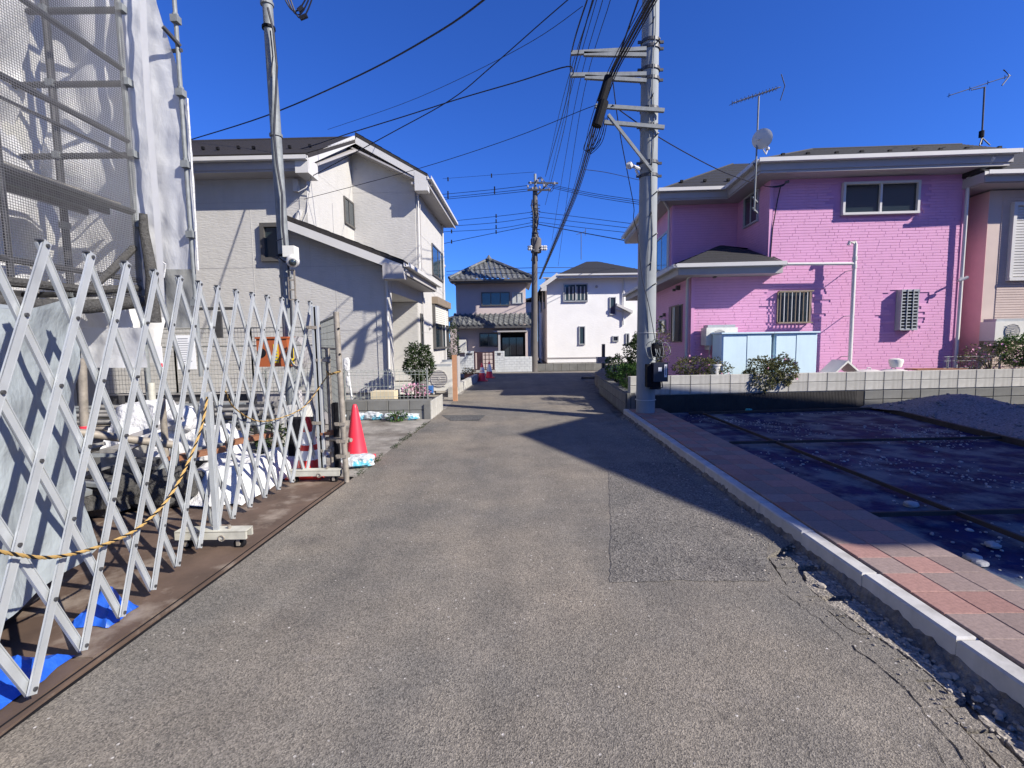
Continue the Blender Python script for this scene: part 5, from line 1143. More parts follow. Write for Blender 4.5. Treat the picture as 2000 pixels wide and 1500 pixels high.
for k, (y0, y2, xe) in enumerate(((434, 414, 1280), (443, 424, 1280), (453, 434, 1280), (477, 440, 1240))):
    cable('power_line', [fo(1042, y2, -.2), pt(966, y2+9+k*2, 24), pt(860, y0, 26)], 'lower line from the far pole to the cream house, ' + ('first', 'second', 'third', 'lowest')[k]+' from above', .012 if k < 3 else .014, 'far power lines left')
    if k < 3: cable('power_line', [fo(1052, y2, -.2), pt(1140, y2+11, 22), pt(1260, 440+9*k, 19)], 'lower line from the far pole towards the pink house, ' + ('first', 'second', 'third')[k]+' from above', .011, 'far power lines right')
cable('power_line', [fo(1052, 438, -.2), pt(1140, 455, 21), pt(1228, 471, 18)], 'thick black cable from the far pole to the pink house eave', .018)
cable('power_line', [pt(865, 349, 28), pt(960, 342, 25), fo(1043, 336)], 'single top line running left from the tip of the far pole', .008)
for k, (x0, x1, x2, yb) in enumerate(((1066, 1100, 1163, 342), (1072, 1108, 1168, 355), (1078, 1120, 1180, 470), (1090, 1130, 1195, 520))):
    cable('power_line', [pt(x0, yb, FY-1), pt(x1, 190+k*15, 12.5), pt(x2, -10, 8.2)], 'long thin line climbing from the far pole to the picture top, ' + ('leftmost', 'second', 'third', 'rightmost')[k]+' of four', .007+.001*(k < 1), 'long lines between both poles')
cable('power_line', [pt(1065, 345, FY-1), pt(1105, 200, 12), pt(1116, 104, 8.6), pt(1150, -10, 7.2)], 'black line passing the tip of the upper crossarm', .012)
cable('power_line', [pt(1065, 400, FY-1), pt(1100, 260, 13), pt(1118, 150, 8.6), pt(1160, -10, 7)], 'black line passing the tip of the second crossarm', .009)
# spacers on the left lines
for k, (px, py) in enumerate(((875, 377), (875, 384), (966, 368), (966, 375), (969, 422), (969, 432), (969, 443), (969, 453), (882, 452), (882, 472), (960, 343), (875, 350))):
    q = MB(); q.tube([add(pt(px, py, 24.6), (0, 0, -.09)), add(pt(px, py, 24.6), (0, 0, .09))], .035, 6); one(q, 'line_spacer', m_black, 'small black spacer left of the far pole, '+('top trio beside cream eave, upper', 'top trio beside cream eave, lower', 'top trio by pole, upper', 'top trio by pole, lower', 'first lower line near the pole', 'second lower line near the pole', 'third lower line near the pole', 'fourth lower line near the pole', 'lower lines by the cream eave, upper', 'lower lines by the cream eave, lower', 'single top line near the pole', 'single top line near the cream roof')[k], 'spacer', 'line spacers')
# main bundle: several strands from the far pole past the arms to the top
def strand(off, r, lab):
    P = [pt(1054+off*.2, 545, FY-.6), pt(1085+off*.4, 470, 18), pt(1120+off*.6, 385, 14), pt(1146+off*.8, 300, 11.3), pt(1163+off, 235, 9.4), pt(1192+off, 150, 8.4), pt(1230+off*1.2, 75, 7.4), pt(1280+off*1.3, -15, 6.5)]
    return cable('cable_bundle', P, lab, r, 'strands of the thick cable bundle')
for k, (o_, r) in enumerate(((0, .018), (5, .015), (-4, .011), (9, .009), (-9, .007))): strand(o_, r, 'black strand of the thick bundle sweeping past the crossarms, ' + ('thickest', 'second thickest', 'just left of the thickest', 'rightmost', 'leftmost')[k])
cable('cable', [pt(1188, 158, 8.4), pt(1215, 90, 7.6), pt(1250, -10, 6.9)], 'black cable left of the bundle above the second crossarm', .012)
for k in range(4):
    P = [pt(1168+4*k, 215, 8.4), pt(1150+9*k, 262, 8.8), pt(1140+4*k, 292+3*k, 9.2), pt(1158+6*k, 286-3*k, 9), pt(1176+4*k, 240-5*k, 8.5)]
    cable('cable_loop', P, 'slack black wire loop hanging below the third crossarm, ' + ('first', 'second', 'third', 'fourth')[k]+' from the left', .007, 'slack loops by the crossarms')
for k, (x, y, h, s, lab) in enumerate(((1181, 176, .42, .085, 'upper black cable closure hanging between second and third crossarms'), (1171, 224, .36, .10, 'lower black cable closure beside the third crossarm'))):
    a = pt(x+8, y-26, 8.3); b_ = pt(x-6, y+22, 8.3); q = MB(); q.tube([a, lerp(a, b_, .12), lerp(a, b_, .88), b_], s*.85, 12); one(q, 'cable_closure', m_black, lab, 'cable closure')
cable('drop_cable', [pt(1196, 150, 8.4), pt(1209, 250, 9), pt(1228, 350, 10.2), pt(1238, 405, 11), pt(1238, 430, 11.5), pt(1252, 470, 12)], 'drop cable falling from the crossarms to the pink house eave', .009)
cable('drop_cable', [pt(1196, 205, 8.5), pt(1290, 270, 9.2), pt(1400, 330, 10), pt(1470, 357, 10.5)], 'black cable from the concrete pole to the pink house mast', .010)
cable('drop_cable', [pt(1140, 331, 10.5), pt(1190, 338, 11.5), pt(1262, 355, 13)], 'thin cable passing behind the concrete pole', .007)
cable('drop_cable', [pt(1244, 440, 8.5), pt(1254, 540, 8.5), pt(1268, 600, 8.5), pt(1282, 680, 8.5)], 'thin wire running down the face of the concrete pole', .007)
for k, (y0, y1) in enumerate(((530, 523), (537, 533))): cable('power_line', [pt(872, y0, 27), fo(1043, y1, .2), pt(1240, 524+9*k, 27)], ('upper', 'lower')[k]+' cable strung low behind the two far houses', .014)
q = MB()
for k in range(3): q.tube([pt(552+6*k+46*(t), -12+(30+7*k)*sin(pi*t)*1.0+8*t, 8) for t in [i/12 for i in range(13)]], .012, 5)
q.tube([pt(583, 22, 8), pt(592, 14, 8)], .04, 6); q.tube([pt(586, 36, 8), pt(600, 30, 8)], .035, 6)
one(q, 'cable_loops', m_cable, 'slack cable loops dipping into the top of the picture', 'cable')

# ------------------------------------------------------------------ SCAFFOLD and wrapped building (left)
SY = 7.0; XC = pt(283, 668, SY)[0]; XM = pt(148, 668, SY)[0]; XR = pt(388, 668, SY)[0]
scf = thing('scaffold', (XC, SY, 0), 'tall steel scaffold with couplers round the wrapped building at left', 'scaffold')
def pipe1(a, b_, r, nm, m=m_steeld, par=scf, n=9): q = MB(); q.tube([a, b_], r, n); return q.build(nm, m, par, True)
def coupler(c, dx=.05): q = MB(); q.box(c[0]-.035+dx, c[0]+.06+dx, c[1]-.07, c[1]+.03, c[2]-.07, c[2]+.02); q.tube([add(c, (0, 0, -.06)), add(c, (0, 0, .06))], .04, 8); return q.build('coupler', m_steel, scf)
pipe1((XC, SY, .05), (XC, SY, 9), .038, 'standard', m_steel); pipe1((XM, SY, .05), (XM, SY, 9), .045, 'standard', m_steeld)
pipe1((XR, SY, 1.0), (XR, SY, 9), .028, 'standard', m_steel); pipe1((XC, 5.2, 2.2), (XC, 5.2, 9), .03, 'standard', m_steeld); pipe1((XC, 3.4, 2.2), (XC, 3.4, 9), .03, 'standard', m_steeld)
pipe1((XM, 5.2, .0), (XM, 5.2, 9), .03, 'standard', m_steeld)
ZL = [1.98+.95*k for k in range(8)]
for i, z in enumerate(ZL):
    coupler((XC, SY, z+.25)); coupler((XR, SY, z+.1), .0); coupler((XM, SY, z+.25), .0)
    if i != 1: pipe1((-9, SY, z+.22), (XC, SY, z+.22), .042, 'transom')
    pipe1((XC, SY, z+.40), (XC, 1.0, z+.40), .036, 'ledger')
pipe1((XC, SY, 4.05), (XC, 1.0, 4.05), .02, 'ledger'); pipe1(pt(318, 52, SY-.2), pt(352, 90, SY), .028, 'ledger'); pipe1(pt(330, 100, SY+.1), pt(354, 98, SY), .026, 'ledger')
for k in range(4): q = MB(); q.box(XM+.04+.2*k, XM+.22+.2*k, 1.0, SY, 3.42, 3.46); q.build('plank', m_plank, scf)
q = MB()
for k in range(3): q.beam((XC-.06-.3*k, 1, 3.34), (XC-.06-.3*k, SY, 3.34), .04, .09)
q.build('plank_beam', m_steeld, scf)
# wrapped building
wb_ = thing('wrapped_building', (-8, 6, 0), 'building wrapped in pale wrinkled sheeting behind the scaffold', 'building')
q = MB(); q.box(-12, -6.95, 1.5, 8.2, 1.9, 8.8); q.build('wall', m_ac, wb_)
def drape(fn, nu, nv, m, name, par=None, amp=.05, fr=1.6, seed=0, nrm=(0, 1, 0)):
    q = MB(); N3 = Vector(nrm)
    for i in range(nu+1):
        for j in range(nv+1):
            p = Vector(fn(i/nu, j/nv)); k = p*fr+Vector((seed*5.3, 0, 0)); w = (noise.noise(k)+.5*noise.noise(k*2.3)+abs(noise.noise(Vector((k.x*1.3+k.y*1.3, 0, k.z*.5))))*.8)*amp; q.v.append(tuple(p+N3*w))
    for i in range(nu):
        for j in range(nv): a = i*(nv+1)+j; q.f.append((a, a+nv+1, a+nv+2, a+1))
    return q.build(name, m, par, True)
drape(lambda a, b: (-6.75, 1.2+5.9*a, 2.2+6.4*b), 70, 60, m_sheet2, 'wrap_sheet', wb_, .28, 1.1, 3, (1, 0, 0))
drape(lambda a, b: (-6.75+1.55*a, 7.35, 1.2+7.4*b), 30, 60, m_sheet2, 'wrap_sheet', wb_, .2, 1.1, 4, (0, -1, 0))
# dark net on the road side of the scaffold, bundled at its foot
nt1 = drape(lambda a, b: (XC+.06, .6+6.35*a, 2.05+.18*(1-a)+6.8*b), 40, 30, m_net, 'mesh_net', None, .05, .9, 5, (1, 0, 0)); tag(nt1, 'dark see-through mesh net hung along the scaffold beside the road', 'net')
q = MB(); random.seed(2)
def wob(pts, a): return [(x+random.uniform(-a, a), y+random.uniform(-a, a), z+random.uniform(-a, a)) for x, y, z in pts]
q.tube(wob([pt(275, 415, 6.85), pt(282, 450, 6.85), pt(290, 500, 6.8), pt(296, 540, 6.8), pt(298, 590, 6.75), pt(296, 630, 6.75)], .02), .05, 10, .095)
q.tube(wob([(XC+.05, 6.9, 2.1), (XC+.1, 6.0, 1.95), (XC+.12, 5.2, 1.9), (XC+.1, 4.4, 1.98), (XC+.1, 3.6, 1.98), (XC+.1, 3, 2.05)], .03), .09, 10, .07)
q.tube(wob([(XC+.0, 6.9, 2.25), (XC+.1, 6.0, 2.12), (XC+.08, 5.2, 2.1), (XC+.1, 4.2, 2.1), (XC+.1, 3, 2.2)], .04), .05, 8, .05)
q.tube(wob([(XC+.0, 6.9, 2.8), (XC+.07, 6.4, 2.4), (XC+.08, 6.0, 2.1)], .03), .05, 8, .05)
one(q, 'net_bundle', m_netb, 'dark bundled foot of the mesh net tied along the scaffold', 'net', smooth=True)
# white sheet with bright vertical strip
yS = SY+.03
tl = [pt(244, -120, yS), pt(290, -120, yS)]
def shf(a, b):
    # b: 0 bottom .. 1 top ; left and right outline
    Lx = [(268, 525), (262, 300), (250, 100), (232, -150)]; Rx = [(388, 530), (380, 360), (371, 240), (364, 190), (345, 130), (326, 70), (305, 0), (268, -150)]
    def at(L, y):
        for (x0, y0), (x1, y1) in zip(L, L[1:]):
            if y <= y0 and y >= y1: return x0+(x1-x0)*(y0-y)/(y0-y1+1e-9)
        return L[-1][0]
    y = 526-(526+150)*b; xl, xr = at(Lx, y), at(Rx, y); return pt(xl+(xr-xl)*a, y, yS)
sh = drape(shf, 26, 60, m_sheet, 'dust_sheet', None, .035, 2.6, 8, (0, -1, 0)); tag(sh, 'white translucent dust sheet stretched between the two right scaffold posts', 'sheet')
q = MB()
pl_ = [(276, -100), (281, 60), (289, 200), (297, 300), (305, 400), (312, 500), (316, 620)]
for (xa, ya), (xb, yb) in zip(pl_, pl_[1:]): w_ = 6.5; q.poly([pt(xa-w_, ya, yS-.2), pt(xa+w_, ya, yS-.22), pt(xb+w_, yb, yS-.22), pt(xb-w_, yb, yS-.2)])
one(q, 'sheet_strip', m_refl, 'bright white vertical joining strip down the dust sheet', 'strip')
q = MB(); q.tube([pt(366, 192, yS-.06), pt(373, 300, yS-.06), pt(381, 420, yS-.06), pt(387, 528, yS-.06)], .012, 6); one(q, 'sheet_hem', m_cloth, 'rolled white hem of the sheet along the right scaffold post', 'hem')
for k, (p) in enumerate(((318, 512), (252, 640), (300, 528))):
    q = MB(); x, y = p; q.tube([pt(x, y, 6.7), pt(x+6, y+4, 6.7), pt(x+4, y+18, 6.7), pt(x+2, y+30, 6.7)], .008, 5); one(q, 'tie_string', m_cloth, ('white string dangling under the dust sheet', 'white string tied to the net bundle', 'white string knotted at the net corner')[k], 'string')
m_shade = sheet('shaded_vinyl_sheet', (.24, .25, .26), .2, wr=.6, ws=1.8)  # vinyl sheet with its shade put into a greyer base colour
# lower hanging clear sheets
def hang(px0, px1, py0, py1, Y, m, lab, seed, amp=.06):
    o = drape(lambda a, b: pt(px0+(px1-px0)*a, py1+(py0-py1)*b, Y), 16, 14, m, 'hanging_sheet', None, amp, 2.5, seed, (0, -1, 0)); return tag(o, lab, 'sheet')
hang(160, 285, 640, 718, 6.6, m_sheet, 'pale clear sheet hanging low between scaffold posts behind the gate', 11)
hang(325, 386, 520, 640, 7.6, m_shade, 'sheet coloured grey for shade below the white dust sheet', 12)
hang(238, 330, 540, 640, 7.7, m_shade, 'sheet coloured grey for shade hanging behind the net corner', 13)
# painted base post, red tape
q = MB(); q.tube([pt(295, 748, 6.6), pt(303, 865, 6.6)], .045, 12); one(q, 'base_post', m_cream, 'cream painted speckled post foot behind the gate', 'post', smooth=True)
bp = thing('tube_leg', pt(165, 850, 4.6), 'grey tube leg with red tape at its foot', 'post'); q = MB(); q.tube([pt(160, 700, 4.6), pt(165, 835, 4.6)], .036, 12); q.build('tube', m_rustp, bp, True); q = MB(); q.tube([pt(165, 832, 4.6), pt(166, 850, 4.6)], .039, 12); q.build('red_tape', m_red, bp, True)

q = MB()
for k in range(10): q.box(-14+.66*k, -14+.65+.66*k, 8.75, 8.79+.01*(k % 2), 0, 2.6)
one(q, 'hoarding', m_soff, 'plain grey hoarding closing the yard behind the scaffold', 'hoarding')
q = MB(); q.box(-16, -12.1, -4, 9, 0, 7); one(q, 'storehouse', m_wsid, 'pale wall of the next building left of the yard', 'building')
# ------------------------------------------------------------------ grey tarp beside the gate
def tf(a, b):
    # upright face along the gate, b 0 bottom..1 top, then folds back over the top
    y = 1.2+1.62*a
    x = -2.24-.30*a
    zt = 1.70-.12*a-.05*cos(a*9)
    if b < .62: z = (-.0+.10+.14*a)+(zt-.12)*b/.62; return (x-.02*sin(b*7), y+.02*sin(z*5), z)
    t = (b-.62)/.38; return (x-.75*t, y+.1*t, zt+.14*t)
tp = drape(tf, 40, 60, m_tarp, 'grey_tarp', None, .035, 3.2, 21, (1, .2, 0)); tag(tp, 'light grey-blue tarpaulin draped over a stack behind the gate', 'tarpaulin')
q = MB(); q.prism([(-2.42, 1.0, .06), (-2.66, 2.62, .06), (-3.4, 2.62, .06), (-3.3, 1.0, .06)], (0, 0, 1.5)); one(q, 'covered_stack', m_steeld, 'dark covered stack under the grey tarpaulin', 'stack')
def crumple(pts, lab, seed):
    q = MB(); random.seed(seed); x0, x1, y0, y1, h = pts; N_ = 14
    for i in range(N_+1):
        for j in range(N_+1):
            x = x0+(x1-x0)*i/N_; y = y0+(y1-y0)*j/N_; e = min(i, N_-i, j, N_-j)/3
            q.v.append((x+.03*noise.noise(Vector((y*9, seed, 0))), y+.03*noise.noise(Vector((x*9, seed, 4))), .02+min(e, 1)*h*(.5+abs(noise.noise(Vector((x*8, y*8, seed))))*1.8)))
    for i in range(N_):
        for j in range(N_): a = i*(N_+1)+j; q.f.append((a, a+N_+1, a+N_+2, a+1))
    return one(q, 'blue_tarp', m_blue, lab, 'tarpaulin', smooth=True)
x, y, z = gp(205, 1215, .03); crumple((x-.16, x+.05, y-.03, y+.17, .10), 'small crumple of blue tarp poking out beside the grey tarpaulin', 1)
crumple((-2.5, -2.05, 1.55, 2.12, .09), 'larger blue tarp edge lying under the grey tarpaulin', 2)

# ------------------------------------------------------------------ LATTICE GATE
T = [(-1.80, .75), (-1.83, 1.0), (-1.87, 1.27), (-1.90, 1.55), (-1.94, 1.82), (-1.98, 2.10), (-2.02, 2.37), (-2.06, 2.64), (-2.12, 2.93), (-2.155, 3.20), (-2.20, 3.47), (-2.24, 3.75), (-2.25, 4.02), (-2.25, 4.27), (-2.24, 4.51), (-2.22, 4.75), (-2.18, 4.99), (-2.13, 5.2), (-2.08, 5.38)]
def S_(i):
    i = max(0, min(i, len(T)-1.001)); k = int(i); t = i-k; return (T[k][0]+(T[k+1][0]-T[k][0])*t, T[k][1]+(T[k+1][1]-T[k][1])*t)
gate = thing('lattice_gate', (-2.1, 3, 0), 'long folding aluminium lattice gate of crossed bars along the road', 'gate')
ZB, ZT, END = .09, 1.88, 17.3
def tang(i): i = max(0, min(i, len(T)-1.6)); a, b_ = S_(max(i-.5, 0)), S_(i+.5); l = math.hypot(b_[0]-a[0], b_[1]-a[1]); return ((b_[0]-a[0])/l, (b_[1]-a[1])/l)
def gbar(i, dirn):
    i0, i1 = i, i+3*dirn; t0, t1 = 0., 1.
    if i0 > END: t0 = (i0-END)/3
    if i1 > END: t1 = (END-i0)/3
    if i1 < 0: t1 = min(t1, i0/3)
    if t1-t0 < .04: return
    a, b_ = S_(i0+3*dirn*t0), S_(i0+3*dirn*t1); tx, ty = tang((i0+i1)/2); nx, ny = ty, -tx          # normal to the road side
    off = .009 if dirn > 0 else -.009
    za, zb = ZB+(ZT-ZB)*t0, ZB+(ZT-ZB)*t1
    # hooked top and square foot extend past the end rivets
    A = Vector((a[0]+nx*off, a[1]+ny*off, za)); B = Vector((b_[0]+nx*off, b_[1]+ny*off, zb)); d = (B-A).normalized()
    q = MB(); Nn = Vector((nx, ny, 0)); s = d.cross(Nn).normalized()
    ex0 = .02 if t0 == 0 else 0; ex1 = .02 if t1 == 1 else 0
    A2, B2 = A-d*ex0, B+d*ex1
    w, th_ = .0195, .005
    # shallow channel: web plus two lips
    q.obox((A2+B2)/2+Nn*.002*dirn, (B2-A2)/2, s*w, Nn*th_*.5)
    for k in (-1, 1): q.obox((A2+B2)/2+s*k*(w-.002)-Nn*.001, (B2-A2)/2, s*.002, Nn*.006)
    q.build('slat', m_alu, gate)
for i in range(0, 18): gbar(i, 1)
for i in range(2, 21): gbar(i, -1)
q = MB(); caps = MB()
for i in range(0, 21):
    for k in range(0, 7):
        idx = i+k/2-.0
        t = k/6; ii = i+3*t
        if ii <= END:
            x, y = S_(ii); tx, ty = tang(ii); z = ZB+(ZT-ZB)*t; q.tube([(x+ty*.010, y-tx*.010, z), (x+ty*.021, y-tx*.021, z)], .0085, 8)
    if i+3 <= END and i < 18:
        x, y = S_(i+3); tx, ty = tang(i+3); caps.obox((x-tx*.012, y-ty*.012, ZT+.021), (tx*.016, ty*.016, 0), (ty*.013, -tx*.013, 0), (0, 0, .003))
q.build('rivets', m_steeld, gate, kind='stuff'); caps.build('end_caps', m_steeld, gate, kind='stuff')
def stand(px, yy, zt, wlen, posts):
    tx, ty = 0, 1
    q = MB()
    for dy in posts: q.obox((px-.0-dy*.5, yy+dy, .10+zt/2-.05), (.017, 0, 0), (0, .012, 0), (0, 0, zt/2-.05)); q.obox((px+.019-dy*.5, yy+dy, .10+zt/2-.05), (.003, 0, 0), (0, .006, 0), (0, 0, zt/2-.06))
    q.build('upright', m_alu, gate)
    q = MB(); q.box(px-.28, px+wlen, yy-.03, yy-.01, .085, .14); q.box(px-.28, px+wlen, yy+.05, yy+.07, .085, .14); q.box(px-.28, px+wlen, yy-.03, yy+.07, .137, .146); 
    q.build('caster_base', m_cream, gate)
    for dx in (-.22, wlen-.07):
        q = MB(); q.tube([(px+dx, yy+.0, .04), (px+dx, yy+.035, .04)], .038, 16); w = q.build('caster_wheel', m_black, gate, True)
        q = MB(); q.tube([(px+dx, yy-.004, .04), (px+dx, yy+.04, .04)], .014, 10); q.box(px+dx-.012, px+dx+.012, yy-.012, yy-.006, .03, .09); q.build('fork', m_rustp, w)
    q = MB(); q.tube([(px+wlen-.14, yy+.02, .146), (px+wlen-.14, yy+.02, .17)], .012, 8); q.tube([(px+.05+.02*cos(a), yy-.033, .095+.02*sin(a)) for a in [2*pi*i/12 for i in range(13)]], .005, 5); q.build('lock_ring', m_rustp, gate)
stand(-2.11, 3.33, 1.12, .22, (0, .09)); stand(-2.06, 4.93, .30, .26, ())
# end post with dark recess
q = MB(); EP = gp(632, 937)[:2]; q.box(EP[0]-.035, EP[0]-.012, EP[1]-.03, EP[1]+.03, .09, 1.84); q.box(EP[0]+.012, EP[0]+.03, EP[1]-.03, EP[1]+.03, .09, 1.84); q.build('end_post', m_alu, gate); q = MB(); q.box(EP[0]-.012, EP[0]+.012, EP[1]-.015, EP[1]+.025, .10, 1.83); q.build('end_post_core', m_black, gate)
# rope
def rope(P, lab, r=.0075):
    t = thing('striped_rope', P[0], lab, 'rope'); C_ = []
    for i in range(len(P)-1):
        p0 = P[max(i-1, 0)]; p1 = P[i]; p2 = P[i+1]; p3 = P[min(i+2, len(P)-1)]
        for k in range(24):
            s = k/24; C_.append(Vector([.5*((2*p1[j])+(-p0[j]+p2[j])*s+(2*p0[j]-5*p1[j]+4*p2[j]-p3[j])*s*s+(-p0[j]+3*p1[j]-3*p2[j]+p3[j])*s**3) for j in range(3)]))
    for st in range(3):
        L_ = 0; pts = []
        for i, c in enumerate(C_):
            if i: L_ += (C_[i]-C_[i-1]).length
            d = (C_[min(i+1, len(C_)-1)]-C_[max(i-1, 0)]).normalized(); a = d.orthogonal().normalized(); b_ = d.cross(a); an = L_*75+st*2.094
            a = Vector((0, 0, 1)).cross(d).normalized() if abs(d.z) < .95 else a; b_ = d.cross(a)
            pts.append(tuple(c+a*cos(an)*r*.62+b_*sin(an)*r*.62))
        q = MB(); q.tube(pts, r*.72, 6); q.build('strand', m_black if st == 0 else m_ropey, t, True)
rope([(-1.80, 1.3, .98), (-1.87, 1.72, .70), (-1.905, 1.95, .58), (-1.95, 2.25, .51), (-1.98, 2.5, .50), (-2.02, 2.78, .57), (-2.06, 3.03, .73), (-2.075, 3.2, .92), (-2.09, 3.30, 1.10)], 'yellow and black rope sagging across the near half of the gate', .0062)
rope([(-2.06, 3.46, 1.12), (-2.17, 3.75, .96), (-2.19, 4.1, .80), (-2.18, 4.5, .76), (-2.10, 4.85, .82), (-2.0, 5.05, 1.02), (-1.93, 5.1, 1.14)], 'thin yellow and black rope sagging across the far half of the gate', .0045)

# ------------------------------------------------------------------ gate end: pipes, panel, board, clamps
A1 = gp(648, 935)[:2]; A2 = gp(677, 941)[:2]
q = MB(); q.tube([(A1[0], A1[1]+.05, 0), (A1[0]-.0, A1[1]+.05, 1.40)], .0255, 14); t1 = one(q, 'scaffold_pipe', m_rustp, 'shorter rusty upright pipe next to the gate end post', 'pipe', smooth=True)
t2 = thing('scaffold_pipe', (A2[0], A2[1], 0), 'taller upright pipe carrying the wire panel at the gate end', 'pipe'); q = MB(); q.tube([(A2[0], A2[1], 0), (A2[0]-.03, A2[1], 1.77)], .029, 14); q.build('tube', m_rustp, t2, True)
q = MB()
for z in (1.60, 1.34): q.tube([(A2[0]-.0, A2[1]-.032, z), (A2[0]-.0, A2[1]-.026, z)], .011, 10)
q.build('pipe_holes', m_black, t2)
rope([(A1[0], A1[1]+.0, 1.16), (A1[0]+.05, A1[1]-.04, 1.13), (A2[0]-.06, A2[1]-.04, 1.15), (A2[0], A2[1]-.03, 1.17)], 'knot of yellow and black rope between the two end pipes', .009)
random.seed(31)
for k, (x, y, z, l) in enumerate(((A1[0], A1[1], 1.28, .12), (A1[0], A1[1], .50, .10), (A2[0], A2[1], .62, .09), (A2[0], A2[1], .28, .09), (A1[0], A1[1], .32, .11), (EP[0], EP[1], 1.62, .09), (EP[0], EP[1], .62, .08), (A2[0], A2[1], .44, .08))):
    q = MB(); q.tube([(x, y+.03, z-.025), (x, y+.03, z+.025)], .036, 12); q.box(x-l, x+.02, y-.035, y-.005, z-.018, z+.014); q.tube([(x-l*.6, y-.06, z), (x-l*.6, y+.03, z)], .009, 6); q.box(x-l*.6-.014, x-l*.6+.014, y-.066, y-.05, z-.014, z+.014)
    one(q, 'pipe_clamp', m_rustp if k != 1 else m_wood, ('clamp below the top of the shorter end pipe', 'reddish clamp halfway down the shorter end pipe', 'upper clamp on the taller end pipe', 'lowest clamp on the taller end pipe', 'lower clamp on the shorter end pipe', 'top clamp tying the lattice to the end post', 'middle clamp on the gate end post', 'middle clamp on the taller end pipe')[k], 'clamp')
q = MB(); q.tube([(A1[0]-.05, A1[1]+.04, .43), (A2[0]+.06, A2[1]+.02, .44)], .022, 10); one(q, 'cross_tube', m_rustp, 'short horizontal tube joining the two end pipes', 'pipe', smooth=True)
q = MB(); q.box(A1[0]+.035, A1[0]+.085, A1[1]+.02, A1[1]+.06, 0.02, .82); one(q, 'black_board', m_black, 'narrow black board standing between the two end pipes', 'board')
# wire panels
def panel(P0, P1, z0, z1, lab, cw=.05, r=.0028, post=True, group=None):
    P0, P1 = Vector((P0[0], P0[1], 0)), Vector((P1[0], P1[1], 0)); L_ = (P1-P0).length; t = thing('wire_panel', tuple((P0+P1)/2+Vector((0, 0, z0))), lab, 'wire fence panel', group)
    q = MB(); n = int(L_/cw)
    for i in range(n+1): p = P0.lerp(P1, i/n); q.tube([(p.x, p.y, z0), (p.x, p.y, z1)], r, 4, cap=False)
    m_ = int((z1-z0)/.075)
    for j in range(m_+1): z = z0+(z1-z0)*j/m_; q.tube([(P0.x, P0.y-.004, z), (P1.x, P1.y-.004, z)], r, 4, cap=False)
    q.build('wire_mesh', m_wire, t, kind='stuff')
    q = MB()
    for z in (z0, (z0+z1)/2+.25, z1): q.beam((P0.x, P0.y, z), (P1.x, P1.y, z), .018, .018)
    for p in (P0, P1): q.beam((p.x, p.y, z0), (p.x, p.y, z1), .022, .022, (0, 1, 0))
    q.build('panel_frame', m_wire, t); return t
panel((A2[0]-.04, A2[1]+.05), (-2.62, 6.7), .55, 1.74, 'wire mesh panel running back from the tall end pipe')
panel((-2.64, 6.75), (-3.15, 8.4), .5, 1.72, 'wire mesh panel farther back behind the orange box', group=None)
xs = [-3.2, -4.55, -5.9, -7.2]
for k in range(3): panel((xs[k], 8.5), (xs[k+1], 8.5), .62, 1.74, ('wire panel facing the road end before the cream house, rightmost of three', 'wire panel before the cream house, middle of three', 'wire panel before the cream house, leftmost of three')[k], .055)
q = MB()
# low wall with fence, garden of the cream house
lwall = thing('block_wall', (-2.6, 9.05, 0), 'low grey block wall with wire fence before the cream house', 'wall')
meL = blockmesh(.392, .186, .12, m_blockd)
for j in range(2):
    for i in range(9): piece('block', meL, lwall, (-1.74-.4*i, 9.17, .08+.193*j), 0)
meL2 = blockmesh(.392, .186, .02, m_block)
q = MB(); q.box(-5.2, -1.545, 9.17, 9.26, -.05, .37); q.prism([(-1.66, 9.02, -.05), (-1.545, 9.02, -.05), (-1.50, 10.35, -.05), (-1.62, 10.35, -.05)], (0, 0, .34)); q.build('core', m_blockd, lwall)
for j in range(2):
    for i in range(3): y = 9.25+.42*i; piece('block', meL2, lwall, (-1.545+.034*(y-9.02)-.004, y, .075+.175*j), pi/2-.034)
wf_ = thing('mesh_fence', (-2.8, 9.15, .37), 'green-grey looped wire fence on the low block wall', 'fence')
q = MB()
for i in range(46):
    x = -1.62-.075*i; q.tube([(x, 9.2, .36), (x, 9.2, .90), (x-.02, 9.19, .94), (x-.05, 9.2, .94), (x-.06, 9.2, .90)], .0032, 4, cap=False)
for z in (.42, .62, .84, .90): q.tube([(-1.6, 9.2, z), (-5.1, 9.2, z)], .004, 4)
q.build('wire_mesh', m_green, wf_, kind='stuff')
for x in (-1.62, -3.2, -4.7): q = MB(); q.tube([(x, 9.22, .2), (x, 9.22, .96)], .018, 8); q.build('fence_post', m_wire, wf_)
# second low wall along the road and brown post
w2 = thing('kerb_wall', (-1.5, 15.5, 0), 'low stepped concrete wall along the road past the brown post', 'wall')
pts2 = [gp(872, 778), gp(883, 776), gp(935, 742), gp(925, 741)]
A_, B_ = gp(884, 776), gp(934, 744)
for k in range(8):
    p, r = lerp(A_, B_, k/8+.004), lerp(A_, B_, (k+1)/8-.004)
    for j in range(2): q = MB(); q.prism([(p[0]-.12, p[1], .14*j-.04), (p[0], p[1], .14*j-.04), (r[0], r[1], .14*j-.04), (r[0]-.12, r[1], .14*j-.04)], (0, 0, .16 if j else .134)); q.build('block', m_block, w2)
pp = gp(889, 783); q = MB(); q.box(pp[0]-.05, pp[0]+.06, pp[1]-.04, pp[1]+.05, 0, 1.13); one(q, 'brown_post', m_woodl, 'tall square light-brown post standing at the road edge', 'post')
q = MB(); q.box(pp[0]+.065, pp[0]+.085, pp[1]-.0, pp[1]+.5, .35, 1.1); one(q, 'post_panel', m_soff, 'narrow grey panel behind the brown post', 'panel')
